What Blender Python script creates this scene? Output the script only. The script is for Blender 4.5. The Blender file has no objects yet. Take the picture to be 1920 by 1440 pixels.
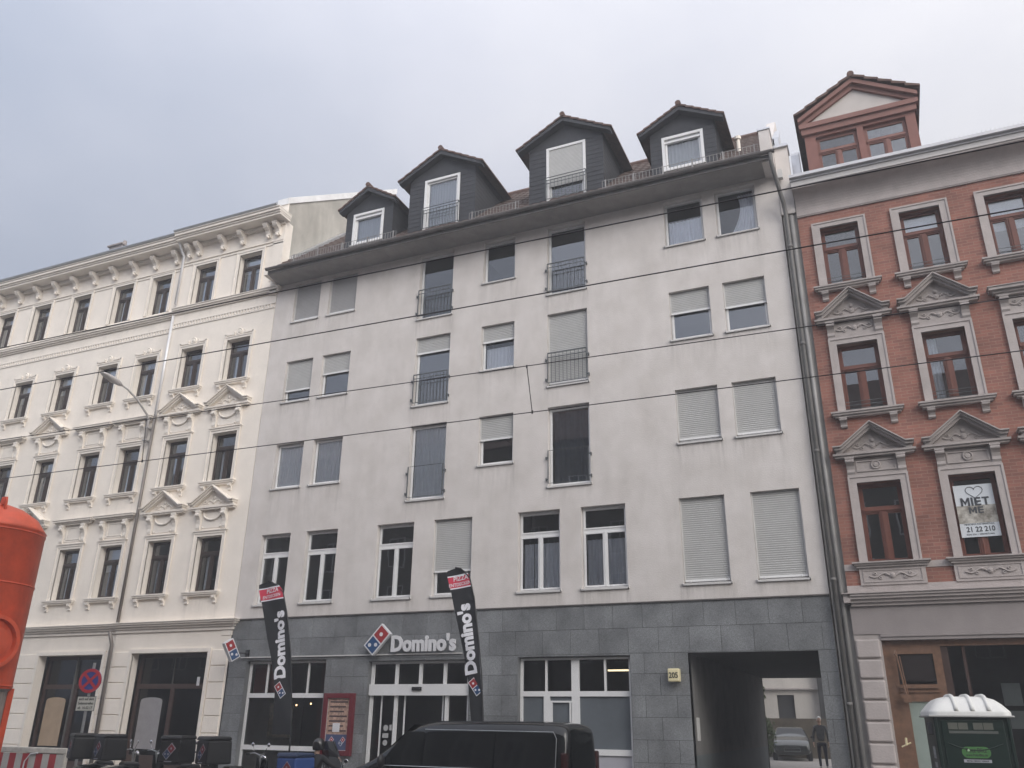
import bpy, bmesh, math, random
from mathutils import Vector, Matrix
R=math.radians
random.seed(7)
S=bpy.context.scene
COL=S.collection
GZ=-0.23          # street level; the camera eye is 1.6 in these coordinates

# ------------------------------------------------------------------ camera
cd=bpy.data.cameras.new('camera'); cam=bpy.data.objects.new('camera',cd); COL.objects.link(cam)
rt=Vector((0.91712377,0.39841515,0.01222147)); dn=Vector((-0.13868823,0.34769551,-0.9272936)); fw=Vector((-0.37369716,0.84874802,0.3741353))
m=Matrix.Identity(4)
for i in range(3):
    m[i][0]=rt[i]; m[i][1]=-dn[i]; m[i][2]=-fw[i]
m[0][3]=0; m[1][3]=-20.4; m[2][3]=1.6
cam.matrix_world=m
cd.sensor_width=36; cd.lens=1571.435/1920*36; cd.clip_end=2000; cd.clip_start=0.05
S.camera=cam
# ------------------------------------------------------------------ world
W=bpy.data.worlds.new('World'); S.world=W; W.use_nodes=True
nt=W.node_tree; nt.nodes.clear(); N=nt.nodes.new; Lk=nt.links.new
out=N('ShaderNodeOutputWorld'); bg=N('ShaderNodeBackground'); bg.inputs[1].default_value=0.1
sky=N('ShaderNodeTexSky'); sky.sky_type='NISHITA'; sky.sun_disc=False; sky.sun_elevation=R(27); sky.sun_rotation=R(130)
sky.air_density=1.5; sky.dust_density=4; sky.ozone_density=1.5
tc=N('ShaderNodeTexCoord')
mp=N('ShaderNodeMapping'); mp.inputs['Scale'].default_value=(1,1,1.6); Lk(tc.outputs['Generated'],mp.inputs[0])
n1=N('ShaderNodeTexNoise'); n1.inputs['Scale'].default_value=1.9; n1.inputs['Detail'].default_value=5; n1.inputs['Roughness'].default_value=.5
Lk(mp.outputs[0],n1.inputs['Vector'])
def dotn(v):
    d=N('ShaderNodeVectorMath'); d.operation='DOT_PRODUCT'; Lk(tc.outputs['Generated'],d.inputs[0]); d.inputs[1].default_value=v; return d.outputs['Value']
def mth(op,a,b=None,c=None):
    x=N('ShaderNodeMath'); x.operation=op
    for i,q in enumerate((a,b,c)):
        if q is None: continue
        if isinstance(q,(int,float)): x.inputs[i].default_value=q
        else: Lk(q,x.inputs[i])
    return x.outputs[0]
# cloud cover: thin and bright to the right and overhead, heavy blue-grey low on the left, brightened high behind the camera, out of view, to light the facades
side=mth('MULTIPLY_ADD',dotn((0.86,0.1,0.5)),0.75,0.42)
side=mth('ADD',side,mth('MULTIPLY',mth('SUBTRACT',n1.outputs['Fac'],.5),.85))
mr=N('ShaderNodeMapRange'); mr.inputs[1].default_value=.05; mr.inputs[2].default_value=1.05; mr.clamp=True; Lk(side,mr.inputs[0])
cr=N('ShaderNodeValToRGB'); cr.color_ramp.elements[0].color=(.46,.52,.655,1); cr.color_ramp.elements[1].color=(1.14,1.12,1.14,1)
e=cr.color_ramp.elements.new(.5); e.color=(.78,.80,.90,1)
Lk(mr.outputs[0],cr.inputs[0])
back=mth('MULTIPLY_ADD',mth('MAXIMUM',dotn((0.1,-0.50,0.86)),0),10.0,7.6)
vm=N('ShaderNodeVectorMath'); vm.operation='SCALE'; Lk(cr.outputs[0],vm.inputs[0]); Lk(back,vm.inputs['Scale'])
mx=N('ShaderNodeMix'); mx.data_type='RGBA'; mx.inputs[0].default_value=.93
Lk(sky.outputs[0],mx.inputs[6]); Lk(vm.outputs[0],mx.inputs[7]); Lk(mx.outputs[2],bg.inputs[0]); Lk(bg.outputs[0],out.inputs[0])
# ------------------------------------------------------------------ sun
sd=bpy.data.lights.new('sun','SUN'); sd.energy=1.9; sd.angle=R(36); sd.color=(1,.96,.9)
sun=bpy.data.objects.new('sun',sd); COL.objects.link(sun)
sdir=Vector((math.sin(R(130))*math.cos(R(27)),math.cos(R(130))*math.cos(R(27)),math.sin(R(27))))
sun.rotation_euler=(-sdir).to_track_quat('-Z','Y').to_euler()
S.view_settings.view_transform='Standard'; S.view_settings.look='None'; S.view_settings.exposure=0.13; S.view_settings.gamma=1
S.render.engine='CYCLES'

# ------------------------------------------------------------------ materials
def M(name,col,rough=.75,metal=0,var=.1,scale=2.,bump=.0,bscale=40.,streak=0.,col2=None,spec=.4,coat=0,grime=0.):
    mt=bpy.data.materials.new(name); mt.use_nodes=True; t=mt.node_tree; b=t.nodes['Principled BSDF']
    b.inputs['Roughness'].default_value=rough; b.inputs['Metallic'].default_value=metal; b.inputs['Specular IOR Level'].default_value=spec
    b.inputs['Coat Weight'].default_value=coat
    g=t.nodes.new('ShaderNodeNewGeometry'); pos=g.outputs['Position']
    if var or streak or col2:
        n=t.nodes.new('ShaderNodeTexNoise'); n.inputs['Scale'].default_value=scale; n.inputs['Detail'].default_value=6; n.inputs['Roughness'].default_value=.62
        t.links.new(pos,n.inputs['Vector'])
        r=t.nodes.new('ShaderNodeMapRange'); r.inputs[1].default_value=.3; r.inputs[2].default_value=.7; r.clamp=True; t.links.new(n.outputs['Fac'],r.inputs[0])
        x=t.nodes.new('ShaderNodeMix'); x.data_type='RGBA'; t.links.new(r.outputs[0],x.inputs[0])
        c2=col2 or tuple(min(1,c*(1+var)) for c in col)
        x.inputs[6].default_value=(*[c*(1-var) for c in col],1); x.inputs[7].default_value=(*c2,1)
        last=x.outputs[2]
        if streak:
            mp=t.nodes.new('ShaderNodeMapping'); mp.inputs['Scale'].default_value=(1.5,1.5,.35); t.links.new(pos,mp.inputs[0])
            n2=t.nodes.new('ShaderNodeTexNoise'); n2.inputs['Scale'].default_value=1.3; n2.inputs['Detail'].default_value=7; n2.inputs['Roughness'].default_value=.6; t.links.new(mp.outputs[0],n2.inputs['Vector'])
            r2=t.nodes.new('ShaderNodeMapRange'); r2.inputs[1].default_value=.42; r2.inputs[2].default_value=.72; r2.clamp=True; t.links.new(n2.outputs['Fac'],r2.inputs[0])
            sc=t.nodes.new('ShaderNodeMath'); sc.operation='MULTIPLY'; sc.inputs[1].default_value=streak; t.links.new(r2.outputs[0],sc.inputs[0])
            y=t.nodes.new('ShaderNodeMix'); y.data_type='RGBA'; t.links.new(sc.outputs[0],y.inputs[0]); t.links.new(last,y.inputs[6]); y.inputs[7].default_value=(*[c*.45 for c in col],1)
            last=y.outputs[2]
        if grime:
            ga=t.nodes.new('ShaderNodeAttribute'); ga.attribute_name='grime'
            fn=t.nodes.new('ShaderNodeTexNoise'); fn.inputs['Scale'].default_value=1.; fn.inputs['Detail'].default_value=5
            fm=t.nodes.new('ShaderNodeMapping'); fm.inputs['Scale'].default_value=(14,14,1.2); t.links.new(pos,fm.inputs[0]); t.links.new(fm.outputs[0],fn.inputs['Vector'])
            fr=t.nodes.new('ShaderNodeMapRange'); fr.inputs[1].default_value=.35; fr.inputs[2].default_value=.7; fr.inputs[4].default_value=grime; fr.clamp=True; t.links.new(fn.outputs['Fac'],fr.inputs[0])
            gm=t.nodes.new('ShaderNodeMath'); gm.operation='MULTIPLY'; gm.use_clamp=True; t.links.new(ga.outputs['Fac'],gm.inputs[0]); t.links.new(fr.outputs[0],gm.inputs[1])
            gy=t.nodes.new('ShaderNodeMix'); gy.data_type='RGBA'; t.links.new(gm.outputs[0],gy.inputs[0]); t.links.new(last,gy.inputs[6]); gy.inputs[7].default_value=(*[c*.38 for c in col],1)
            last=gy.outputs[2]
            # small dark specks and patches
            vo=t.nodes.new('ShaderNodeTexNoise'); vo.inputs['Scale'].default_value=9; vo.inputs['Detail'].default_value=3; t.links.new(pos,vo.inputs['Vector'])
            vr=t.nodes.new('ShaderNodeMapRange'); vr.inputs[1].default_value=.64; vr.inputs[2].default_value=.78; vr.inputs[4].default_value=.35*grime; vr.clamp=True; t.links.new(vo.outputs['Fac'],vr.inputs[0])
            gz=t.nodes.new('ShaderNodeMix'); gz.data_type='RGBA'; t.links.new(vr.outputs[0],gz.inputs[0]); t.links.new(last,gz.inputs[6]); gz.inputs[7].default_value=(*[c*.5 for c in col],1)
            last=gz.outputs[2]
        t.links.new(last,b.inputs['Base Color'])
    else: b.inputs['Base Color'].default_value=(*col,1)
    if bump:
        n3=t.nodes.new('ShaderNodeTexNoise'); n3.inputs['Scale'].default_value=bscale; n3.inputs['Detail'].default_value=4; t.links.new(pos,n3.inputs['Vector'])
        bp=t.nodes.new('ShaderNodeBump'); bp.inputs['Strength'].default_value=bump; bp.inputs['Distance'].default_value=.02; t.links.new(n3.outputs['Fac'],bp.inputs['Height']); t.links.new(bp.outputs[0],b.inputs['Normal'])
    return mt
def brickmat(name,c1,c2,mc,bw,rh,ms=.012,off=.5,zoff=0,bump=.3):
    mt=M(name,c1,.85); t=mt.node_tree; b=t.nodes['Principled BSDF']
    g=t.nodes.new('ShaderNodeNewGeometry'); sx=t.nodes.new('ShaderNodeSeparateXYZ'); t.links.new(g.outputs['Position'],sx.inputs[0])
    ad=t.nodes.new('ShaderNodeMath'); ad.inputs[1].default_value=zoff; t.links.new(sx.outputs[2],ad.inputs[0])
    xy=t.nodes.new('ShaderNodeMath'); t.links.new(sx.outputs[0],xy.inputs[0]); t.links.new(sx.outputs[1],xy.inputs[1])
    cx=t.nodes.new('ShaderNodeCombineXYZ'); t.links.new(xy.outputs[0],cx.inputs[0]); t.links.new(ad.outputs[0],cx.inputs[1])
    k=t.nodes.new('ShaderNodeTexBrick'); k.inputs['Scale'].default_value=1; k.inputs['Brick Width'].default_value=bw; k.inputs['Row Height'].default_value=rh
    k.inputs['Mortar Size'].default_value=ms; k.inputs['Mortar Smooth'].default_value=.3; k.inputs['Bias'].default_value=0; k.offset=off
    k.inputs['Color1'].default_value=(*c1,1); k.inputs['Color2'].default_value=(*c2,1); k.inputs['Mortar'].default_value=(*mc,1)
    t.links.new(cx.outputs[0],k.inputs['Vector'])
    n=t.nodes.new('ShaderNodeTexNoise'); n.inputs['Scale'].default_value=1.6; n.inputs['Detail'].default_value=7; t.links.new(g.outputs['Position'],n.inputs['Vector'])
    r=t.nodes.new('ShaderNodeMapRange'); r.inputs[1].default_value=.3; r.inputs[2].default_value=.7; r.inputs[3].default_value=.78; r.inputs[4].default_value=1.15; t.links.new(n.outputs['Fac'],r.inputs[0])
    v=t.nodes.new('ShaderNodeVectorMath'); v.operation='SCALE'; t.links.new(k.outputs['Color'],v.inputs[0]); t.links.new(r.outputs[0],v.inputs['Scale'])
    t.links.new(v.outputs[0],b.inputs['Base Color'])
    bp=t.nodes.new('ShaderNodeBump'); bp.invert=True; bp.inputs['Strength'].default_value=bump; bp.inputs['Distance'].default_value=.01; t.links.new(k.outputs['Fac'],bp.inputs['Height']); t.links.new(bp.outputs[0],b.inputs['Normal'])
    return mt
def glassmat(name,tint,refl=1.8,rough=.0):
    mt=bpy.data.materials.new(name); mt.use_nodes=True; t=mt.node_tree; t.nodes.clear()
    o=t.nodes.new('ShaderNodeOutputMaterial'); tr=t.nodes.new('ShaderNodeBsdfTransparent'); tr.inputs[0].default_value=(*tint,1)
    gl=t.nodes.new('ShaderNodeBsdfGlossy'); gl.inputs['Roughness'].default_value=rough; gl.inputs['Color'].default_value=(.93,.96,1,1)
    fr=t.nodes.new('ShaderNodeFresnel'); fr.inputs[0].default_value=1.52
    n=t.nodes.new('ShaderNodeTexNoise'); n.inputs['Scale'].default_value=.9; g=t.nodes.new('ShaderNodeNewGeometry'); t.links.new(g.outputs['Position'],n.inputs['Vector'])
    bp=t.nodes.new('ShaderNodeBump'); bp.inputs['Strength'].default_value=.12; bp.inputs['Distance'].default_value=.02; t.links.new(n.outputs['Fac'],bp.inputs['Height']); t.links.new(bp.outputs[0],gl.inputs['Normal'])
    mu=t.nodes.new('ShaderNodeMath'); mu.operation='MULTIPLY'; mu.use_clamp=True; mu.inputs[1].default_value=refl; t.links.new(fr.outputs[0],mu.inputs[0])
    oi=t.nodes.new('ShaderNodeObjectInfo'); rr=t.nodes.new('ShaderNodeMapRange'); rr.inputs[3].default_value=.72; rr.inputs[4].default_value=1.2; t.links.new(oi.outputs['Random'],rr.inputs[0])
    m2=t.nodes.new('ShaderNodeMath'); m2.operation='MULTIPLY'; m2.use_clamp=True; t.links.new(mu.outputs[0],m2.inputs[0]); t.links.new(rr.outputs[0],m2.inputs[1]); mu=m2
    ms=t.nodes.new('ShaderNodeMixShader'); t.links.new(mu.outputs[0],ms.inputs[0]); t.links.new(tr.outputs[0],ms.inputs[1]); t.links.new(gl.outputs[0],ms.inputs[2]); t.links.new(ms.outputs[0],o.inputs[0])
    return mt
m_plaster=M('grey_plaster',(.64,.598,.563),.9,var=.09,scale=1.3,bump=.3,bscale=30,streak=.16,col2=(.70,.66,.635),grime=.65)
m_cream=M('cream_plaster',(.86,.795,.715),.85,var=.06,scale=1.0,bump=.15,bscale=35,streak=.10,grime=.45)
m_creamtrim=M('cream_trim',(.80,.745,.675),.8,var=.06,scale=3,bump=.15,bscale=30)
m_creamshade=M('shaded_party_plaster',(.42,.40,.36),.9,var=.15,scale=1.2,streak=.4,bump=.2)  # cream darkened in colour for the shaded side face, plus dirt streaks
m_brick=brickmat('red_facing_brick',(.32,.138,.102),(.225,.100,.078),(.32,.20,.16),.25,.0775,.007,bump=.2)
m_stone=M('grey_stone_trim',(.44,.395,.38),.85,var=.10,scale=3,bump=.3,bscale=25,streak=.2)
m_stone_d=M('grey_stone_cornice',(.40,.36,.345),.85,var=.12,scale=3,bump=.3,bscale=25,streak=.3)
m_greypier=M('grey_pier_render',(.30,.29,.28),.9,var=.15,scale=1,bump=.2,streak=.4)
m_slate=M('black_slate',(.034,.036,.042),.6,var=.25,scale=5,bump=.2,bscale=20)
m_tile=M('brown_roof_tile',(.085,.058,.048),.8,var=.35,scale=6,bump=.4,bscale=18)
m_redtile=M('red_brown_tile',(.12,.072,.058),.8,var=.3,scale=6,bump=.4,bscale=18)
m_soffit=M('soffit_board',(.27,.255,.245),.8,var=.15,scale=3)
m_gutter=M('dark_gutter_metal',(.14,.13,.125),.5,metal=.3,var=.2,scale=4)
m_zinc=M('zinc_metal',(.55,.56,.58),.35,metal=.7,var=.12,scale=3)
m_pvc=M('white_window_frame',(.74,.74,.74),.35,var=.04,scale=3)
m_alu=M('window_sill_metal',(.58,.57,.56),.5,var=.1,scale=3)
m_shutter=M('grey_roller_shutter',(.47,.47,.46),.6,var=.06,scale=4)
m_shutter_d=M('dark_roller_shutter',(.36,.355,.36),.6,var=.06,scale=4)
m_shuttergap=M('shutter_groove',(.40,.40,.395),.8,var=0)
m_curtain=M('white_net_curtain',(.80,.84,.90),.9,var=.05,scale=8)
m_curtain_b=M('blue_net_curtain',(.88,.92,.97),.9,var=.06,scale=8)
m_curtain_d=M('dark_curtain',(.12,.14,.18),.9,var=.1,scale=8)
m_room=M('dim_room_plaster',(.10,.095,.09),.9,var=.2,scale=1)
m_glass=glassmat('window_glass',(.86,.89,.90),3.6)
m_glass_clear=glassmat('clear_window_glass',(.98,.98,.99),2.0)
m_glass_shop=glassmat('shop_glass',(.75,.78,.8),1.0)
m_frost=M('frosted_glass',(.11,.125,.14),.35,var=.15,scale=1.2)
m_rail=M('grey_railing_paint',(.10,.11,.115),.5,metal=.2,var=.1)
m_brownframe=M('dark_brown_window_frame',(.055,.042,.038),.45,var=.1)
m_redframe=M('red_brown_window_frame',(.15,.055,.038),.5,var=.12,scale=5)
m_wood=M('varnished_shop_wood',(.17,.095,.06),.5,var=.25,scale=7)
m_wood_d=M('dark_shop_wood',(.055,.032,.026),.5,var=.2,scale=5)
m_white=M('white_sign_acrylic',(.68,.68,.70),.35,var=.02)
m_signred=M('sign_red',(.33,.030,.035),.45,var=.03)
m_signblue=M('sign_blue',(.02,.07,.18),.45,var=.03)
m_blackcloth=M('black_flag_cloth',(.016,.017,.020),.75,var=.1,scale=5)
m_flagred=M('flag_red',(.60,.045,.085),.7,var=.03)
m_flagwhite=M('flag_print_white',(.78,.78,.82),.7,var=.02)
m_black=M('black_plastic',(.018,.018,.02),.45,var=.1)
m_blackpaint=M('black_car_paint',(.005,.006,.007),.2,var=0,spec=.35,coat=.35)
m_carglass=M('dark_tinted_glass',(.006,.007,.008),.06,var=0,spec=.4)
m_chrome=M('chrome',(.6,.6,.62),.15,metal=1,var=0)
m_rubber=M('tyre_rubber',(.02,.02,.02),.8,var=.1)
m_orange=M('orange_silo_paint',(.56,.078,.03),.45,var=.20,scale=2.2,streak=.35,bump=.12,bscale=8,grime=.5)
m_silogrey=M('grey_silo_steel',(.35,.34,.33),.5,metal=.4,var=.15)
m_asphalt=M('asphalt',(.05,.05,.05),.9,var=.2,scale=4,bump=.4,bscale=60)
m_pave=brickmat('paving_slabs',(.22,.21,.20),(.19,.18,.175),(.1,.1,.1),.35,.35,.008)
m_kerb=M('granite_kerb',(.30,.29,.28),.8,var=.15)
m_steel=M('galvanised_steel',(.40,.41,.42),.4,metal=.8,var=.12,scale=8)
m_wire=M('dark_wire',(.05,.045,.05),.6,var=0)
m_green=M('dark_green_plastic',(.005,.018,.014),.45,var=.12,scale=3)
m_limegreen=M('green_sticker',(.07,.20,.06),.5,var=.15,scale=9)
m_domewhite=M('white_roof_plastic',(.72,.72,.70),.5,var=.06,scale=4)
m_cream_lamp=M('cream_lamp_box',(.74,.66,.42),.4,var=.03)
m_text_dark=M('dark_lettering',(.03,.035,.03),.6,var=0)
m_lampgrey=M('lamp_housing_grey',(.45,.43,.42),.5,var=.06)
m_leaf=M('leaf_green',(.045,.065,.022),.7,var=.4,scale=6)
m_bark=M('bark',(.10,.075,.05),.9,var=.3)
m_skin=M('skin',(.5,.33,.25),.6,var=.05)
m_hair=M('white_hair',(.7,.7,.68),.8,var=.1)
m_jacket=M('grey_jacket',(.10,.105,.11),.85,var=.2,scale=12)
m_jacketb=M('black_jacket',(.014,.014,.016),.7,var=.2,scale=12)
m_trousers=M('dark_blue_trousers',(.022,.025,.04),.85,var=.2,scale=12)
m_helmet=M('black_helmet',(.012,.012,.013),.2,var=0,spec=.6)
m_tan=M('tan_door_panel',(.36,.27,.19),.7,var=.12,scale=3)
m_greypanel=M('grey_door_panel',(.28,.27,.28),.6,var=.1,scale=3)
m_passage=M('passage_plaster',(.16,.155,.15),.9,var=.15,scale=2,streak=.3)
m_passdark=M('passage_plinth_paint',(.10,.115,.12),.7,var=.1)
m_courtwall=M('courtyard_wall_white',(.50,.47,.43),.9,var=.1,scale=1,streak=.2)
m_pink=M('pink_menu_paper',(.42,.28,.22),.6,var=.5,scale=14)
def emis(name,col,s):
    mt=bpy.data.materials.new(name); mt.use_nodes=True; b=mt.node_tree.nodes['Principled BSDF']
    b.inputs['Base Color'].default_value=(*col,1); b.inputs['Emission Color'].default_value=(*col,1); b.inputs['Emission Strength'].default_value=s; return mt
m_bulb=emis('lit_bulb',(1,.62,.3),6); m_tube=emis('lit_tube',(1,.8,.5),2.0)

# granite slabs: per-slab tone from object-random attribute + fine speckle
m_granite=bpy.data.materials.new('grey_granite'); m_granite.use_nodes=True
t=m_granite.node_tree; b=t.nodes['Principled BSDF']; b.inputs['Roughness'].default_value=.55
a=t.nodes.new('ShaderNodeAttribute'); a.attribute_name='tone'
g=t.nodes.new('ShaderNodeNewGeometry')
n=t.nodes.new('ShaderNodeTexNoise'); n.inputs['Scale'].default_value=70; n.inputs['Detail'].default_value=2; t.links.new(g.outputs['Position'],n.inputs['Vector'])
n2=t.nodes.new('ShaderNodeTexNoise'); n2.inputs['Scale'].default_value=1.3; n2.inputs['Detail'].default_value=7; t.links.new(g.outputs['Position'],n2.inputs['Vector'])
r=t.nodes.new('ShaderNodeMapRange'); r.inputs[1].default_value=.35; r.inputs[2].default_value=.65; r.inputs[3].default_value=.70; r.inputs[4].default_value=1.3; t.links.new(n.outputs['Fac'],r.inputs[0])
r2=t.nodes.new('ShaderNodeMapRange'); r2.inputs[1].default_value=.3; r2.inputs[2].default_value=.65; r2.inputs[3].default_value=.62; r2.inputs[4].default_value=1.08; t.links.new(n2.outputs['Fac'],r2.inputs[0])
mu=t.nodes.new('ShaderNodeMath'); mu.operation='MULTIPLY'; t.links.new(r.outputs[0],mu.inputs[0]); t.links.new(r2.outputs[0],mu.inputs[1])
mu2=t.nodes.new('ShaderNodeMath'); mu2.operation='MULTIPLY'; t.links.new(mu.outputs[0],mu2.inputs[0]); t.links.new(a.outputs['Fac'],mu2.inputs[1])
v=t.nodes.new('ShaderNodeVectorMath'); v.operation='SCALE'; v.inputs[0].default_value=(.200,.208,.215); t.links.new(mu2.outputs[0],v.inputs['Scale']); t.links.new(v.outputs[0],b.inputs['Base Color'])

# ------------------------------------------------------------------ mesh building
WL={}
class MB:
    def __init__(s): s.v=[]; s.f=[]; s.mi=[]; s.m=0; s.tone=None; s.tones=[]
    def add(s,vs,fs):
        o=len(s.v); s.v+=[tuple(p) for p in vs]
        for f in fs: s.f.append([o+i for i in f]); s.mi.append(s.m); s.tones.append(s.tone if s.tone is not None else 1.)
        return s
    def box(s,x0,x1,y0,y1,z0,z1):
        return s.add([(x0,y0,z0),(x1,y0,z0),(x1,y1,z0),(x0,y1,z0),(x0,y0,z1),(x1,y0,z1),(x1,y1,z1),(x0,y1,z1)],
              [(0,3,2,1),(4,5,6,7),(0,1,5,4),(1,2,6,5),(2,3,7,6),(3,0,4,7)])
    def quad(s,a,b,c,d): return s.add([a,b,c,d],[(0,1,2,3)])
    def prism(s,poly,ax,a0,a1):
        # poly of 2D points, extruded along axis ax from a0 to a1. ax 'x': poly=(y,z); 'y': (x,z); 'z': (x,y)
        n=len(poly)
        def P(p,a): return {'x':(a,p[0],p[1]),'y':(p[0],a,p[1]),'z':(p[0],p[1],a)}[ax]
        vs=[P(p,a0) for p in poly]+[P(p,a1) for p in poly]
        fs=[tuple(range(n))[::-1],tuple(range(n,2*n))]+[(i,(i+1)%n,n+(i+1)%n,n+i) for i in range(n)]
        return s.add(vs,fs)
    def tube(s,path,r,n=8,cap=True):
        path=[Vector(p) for p in path]; rs=r if isinstance(r,(list,tuple)) else [r]*len(path)
        up=None; vs=[]
        for i,p in enumerate(path):
            t=(path[min(i+1,len(path)-1)]-path[max(i-1,0)]).normalized()
            if up is None: up=Vector((0,0,1)) if abs(t.z)<.9 else Vector((0,1,0))
            a=t.cross(up).normalized(); bb=a.cross(t).normalized(); up=bb
            for k in range(n):
                an=2*math.pi*k/n; vs.append(p+(a*math.cos(an)+bb*math.sin(an))*rs[i])
        fs=[]
        for i in range(len(path)-1):
            for k in range(n): fs.append((i*n+k,i*n+(k+1)%n,(i+1)*n+(k+1)%n,(i+1)*n+k))
        if cap: fs.append(tuple(range(n))[::-1]); fs.append(tuple((len(path)-1)*n+k for k in range(n)))
        return s.add(vs,fs)
    def lathe(s,prof,c,ax='z',n=24,a0=0,a1=2*math.pi):
        # prof (r,h) revolved about axis ax through c
        full=abs(a1-a0-2*math.pi)<1e-6; k=n if full else n+1; vs=[]
        for r,h in prof:
            for i in range(k):
                an=a0+(a1-a0)*i/n; x,y=r*math.cos(an),r*math.sin(an)
                p={'z':(x,y,h),'y':(x,h,y),'x':(h,x,y)}[ax]; vs.append((c[0]+p[0],c[1]+p[1],c[2]+p[2]))
        fs=[]
        for j in range(len(prof)-1):
            for i in range(n): 
                i2=(i+1)%k; fs.append((j*k+i,j*k+i2,(j+1)*k+i2,(j+1)*k+i))
        return s.add(vs,fs)
    def ball(s,c,r,sc=(1,1,1),n=12):
        prof=[(max(.0001,math.sin(math.pi*i/n)),-math.cos(math.pi*i/n)) for i in range(n+1)]
        o=len(s.v); s.lathe(prof,(0,0,0),'z',n+4)
        for i in range(o,len(s.v)):
            p=s.v[i]; s.v[i]=(c[0]+p[0]*r*sc[0],c[1]+p[1]*r*sc[1],c[2]+p[2]*r*sc[2])
        return s
    def rect_frame(s,x0,x1,z0,z1,w,y0,y1):
        s.box(x0,x0+w,y0,y1,z0,z1); s.box(x1-w,x1,y0,y1,z0,z1); s.box(x0+w,x1-w,y0,y1,z1-w,z1); s.box(x0+w,x1-w,y0,y1,z0,z0+w); return s
    def raw(s,vs,fs): return s.add(vs,fs)
    def build(s,name,mats,parent=None,origin=None,smooth=False,bevel=0,subsurf=0,recalc=True):
        if not isinstance(mats,(list,tuple)): mats=[mats]
        if origin is None:
            if not s.v: origin=(0,0,0)
            else:
                xs,ys,zs=zip(*s.v); origin=((min(xs)+max(xs))/2,(min(ys)+max(ys))/2,min(zs))
        me=bpy.data.meshes.new(name)
        me.from_pydata([(p[0]-origin[0],p[1]-origin[1],p[2]-origin[2]) for p in s.v],[],s.f)
        for mt in mats: me.materials.append(mt)
        for p,i in zip(me.polygons,s.mi): p.material_index=i; p.use_smooth=smooth
        if s.tone is not None:
            at=me.attributes.new('tone','FLOAT','FACE')
            at.data.foreach_set('value',s.tones)
        if recalc:
            bmm=bmesh.new(); bmm.from_mesh(me); bmesh.ops.recalc_face_normals(bmm,faces=bmm.faces); bmm.to_mesh(me); bmm.free()
        me.update()
        o=bpy.data.objects.new(name,me); COL.objects.link(o)
        place(o,parent,origin)
        if bevel:
            q=o.modifiers.new('bevel','BEVEL'); q.width=bevel; q.segments=2; q.limit_method='ANGLE'; q.angle_limit=R(35)
        if subsurf:
            q=o.modifiers.new('sub','SUBSURF'); q.levels=subsurf; q.render_levels=subsurf
        return o
def place(o,parent,w):
    w=Vector(w); WL[o]=w
    if parent is not None: o.parent=parent; o.location=w-WL[parent]
    else: o.location=w
def tag(o,label=None,cat=None,group=None,kind=None):
    for k,v in (('label',label),('category',cat),('group',group),('kind',kind)):
        if v: o[k]=v
    return o
def empty(name,loc,label=None,cat=None,group=None,kind=None):
    o=bpy.data.objects.new(name,None); COL.objects.link(o); o.empty_display_size=.3; place(o,None,loc); return tag(o,label,cat,group,kind)
def copy_tree(o,parent=None):
    c=o.copy(); COL.objects.link(c); c.parent=parent
    for ch in list(o.children): copy_tree(ch,c)
    return c
def recolor(root,name,mat):
    for ch in root.children_recursive:
        if ch.name.split('.')[0]==name: ch.data=ch.data.copy(); ch.data.materials[0]=mat
# text -> list of verts/faces in local XY
def textgeo(body,size,ext=.004,off=0,align='CENTER'):
    c=bpy.data.curves.new('lettering','FONT'); c.body=body; c.size=size; c.extrude=ext; c.offset=off; c.align_x=align; c.resolution_u=3
    o=bpy.data.objects.new('lettering',c); COL.objects.link(o)
    dg=bpy.context.evaluated_depsgraph_get(); dg.update(); me=o.evaluated_get(dg).to_mesh()
    vs=[tuple(v.co) for v in me.vertices]; fs=[tuple(p.vertices) for p in me.polygons]
    o.evaluated_get(dg).to_mesh_clear(); bpy.data.objects.remove(o); bpy.data.curves.remove(c)
    return vs,fs
def puttext(mb,body,size,org,u,v,ext=.004,off=0,align='CENTER',sx=1.,warp=None):
    vs,fs=textgeo(body,size,ext,off,align); u=Vector(u).normalized(); v=Vector(v).normalized(); n=u.cross(v); o=Vector(org)
    out=[]
    for x,y,z in vs:
        p=o+u*(x*sx)+v*y+n*z
        out.append(warp(p) if warp else p)
    mb.add(out,fs)
FW=((1,0,0),(0,0,1))  # facing -Y
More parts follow.
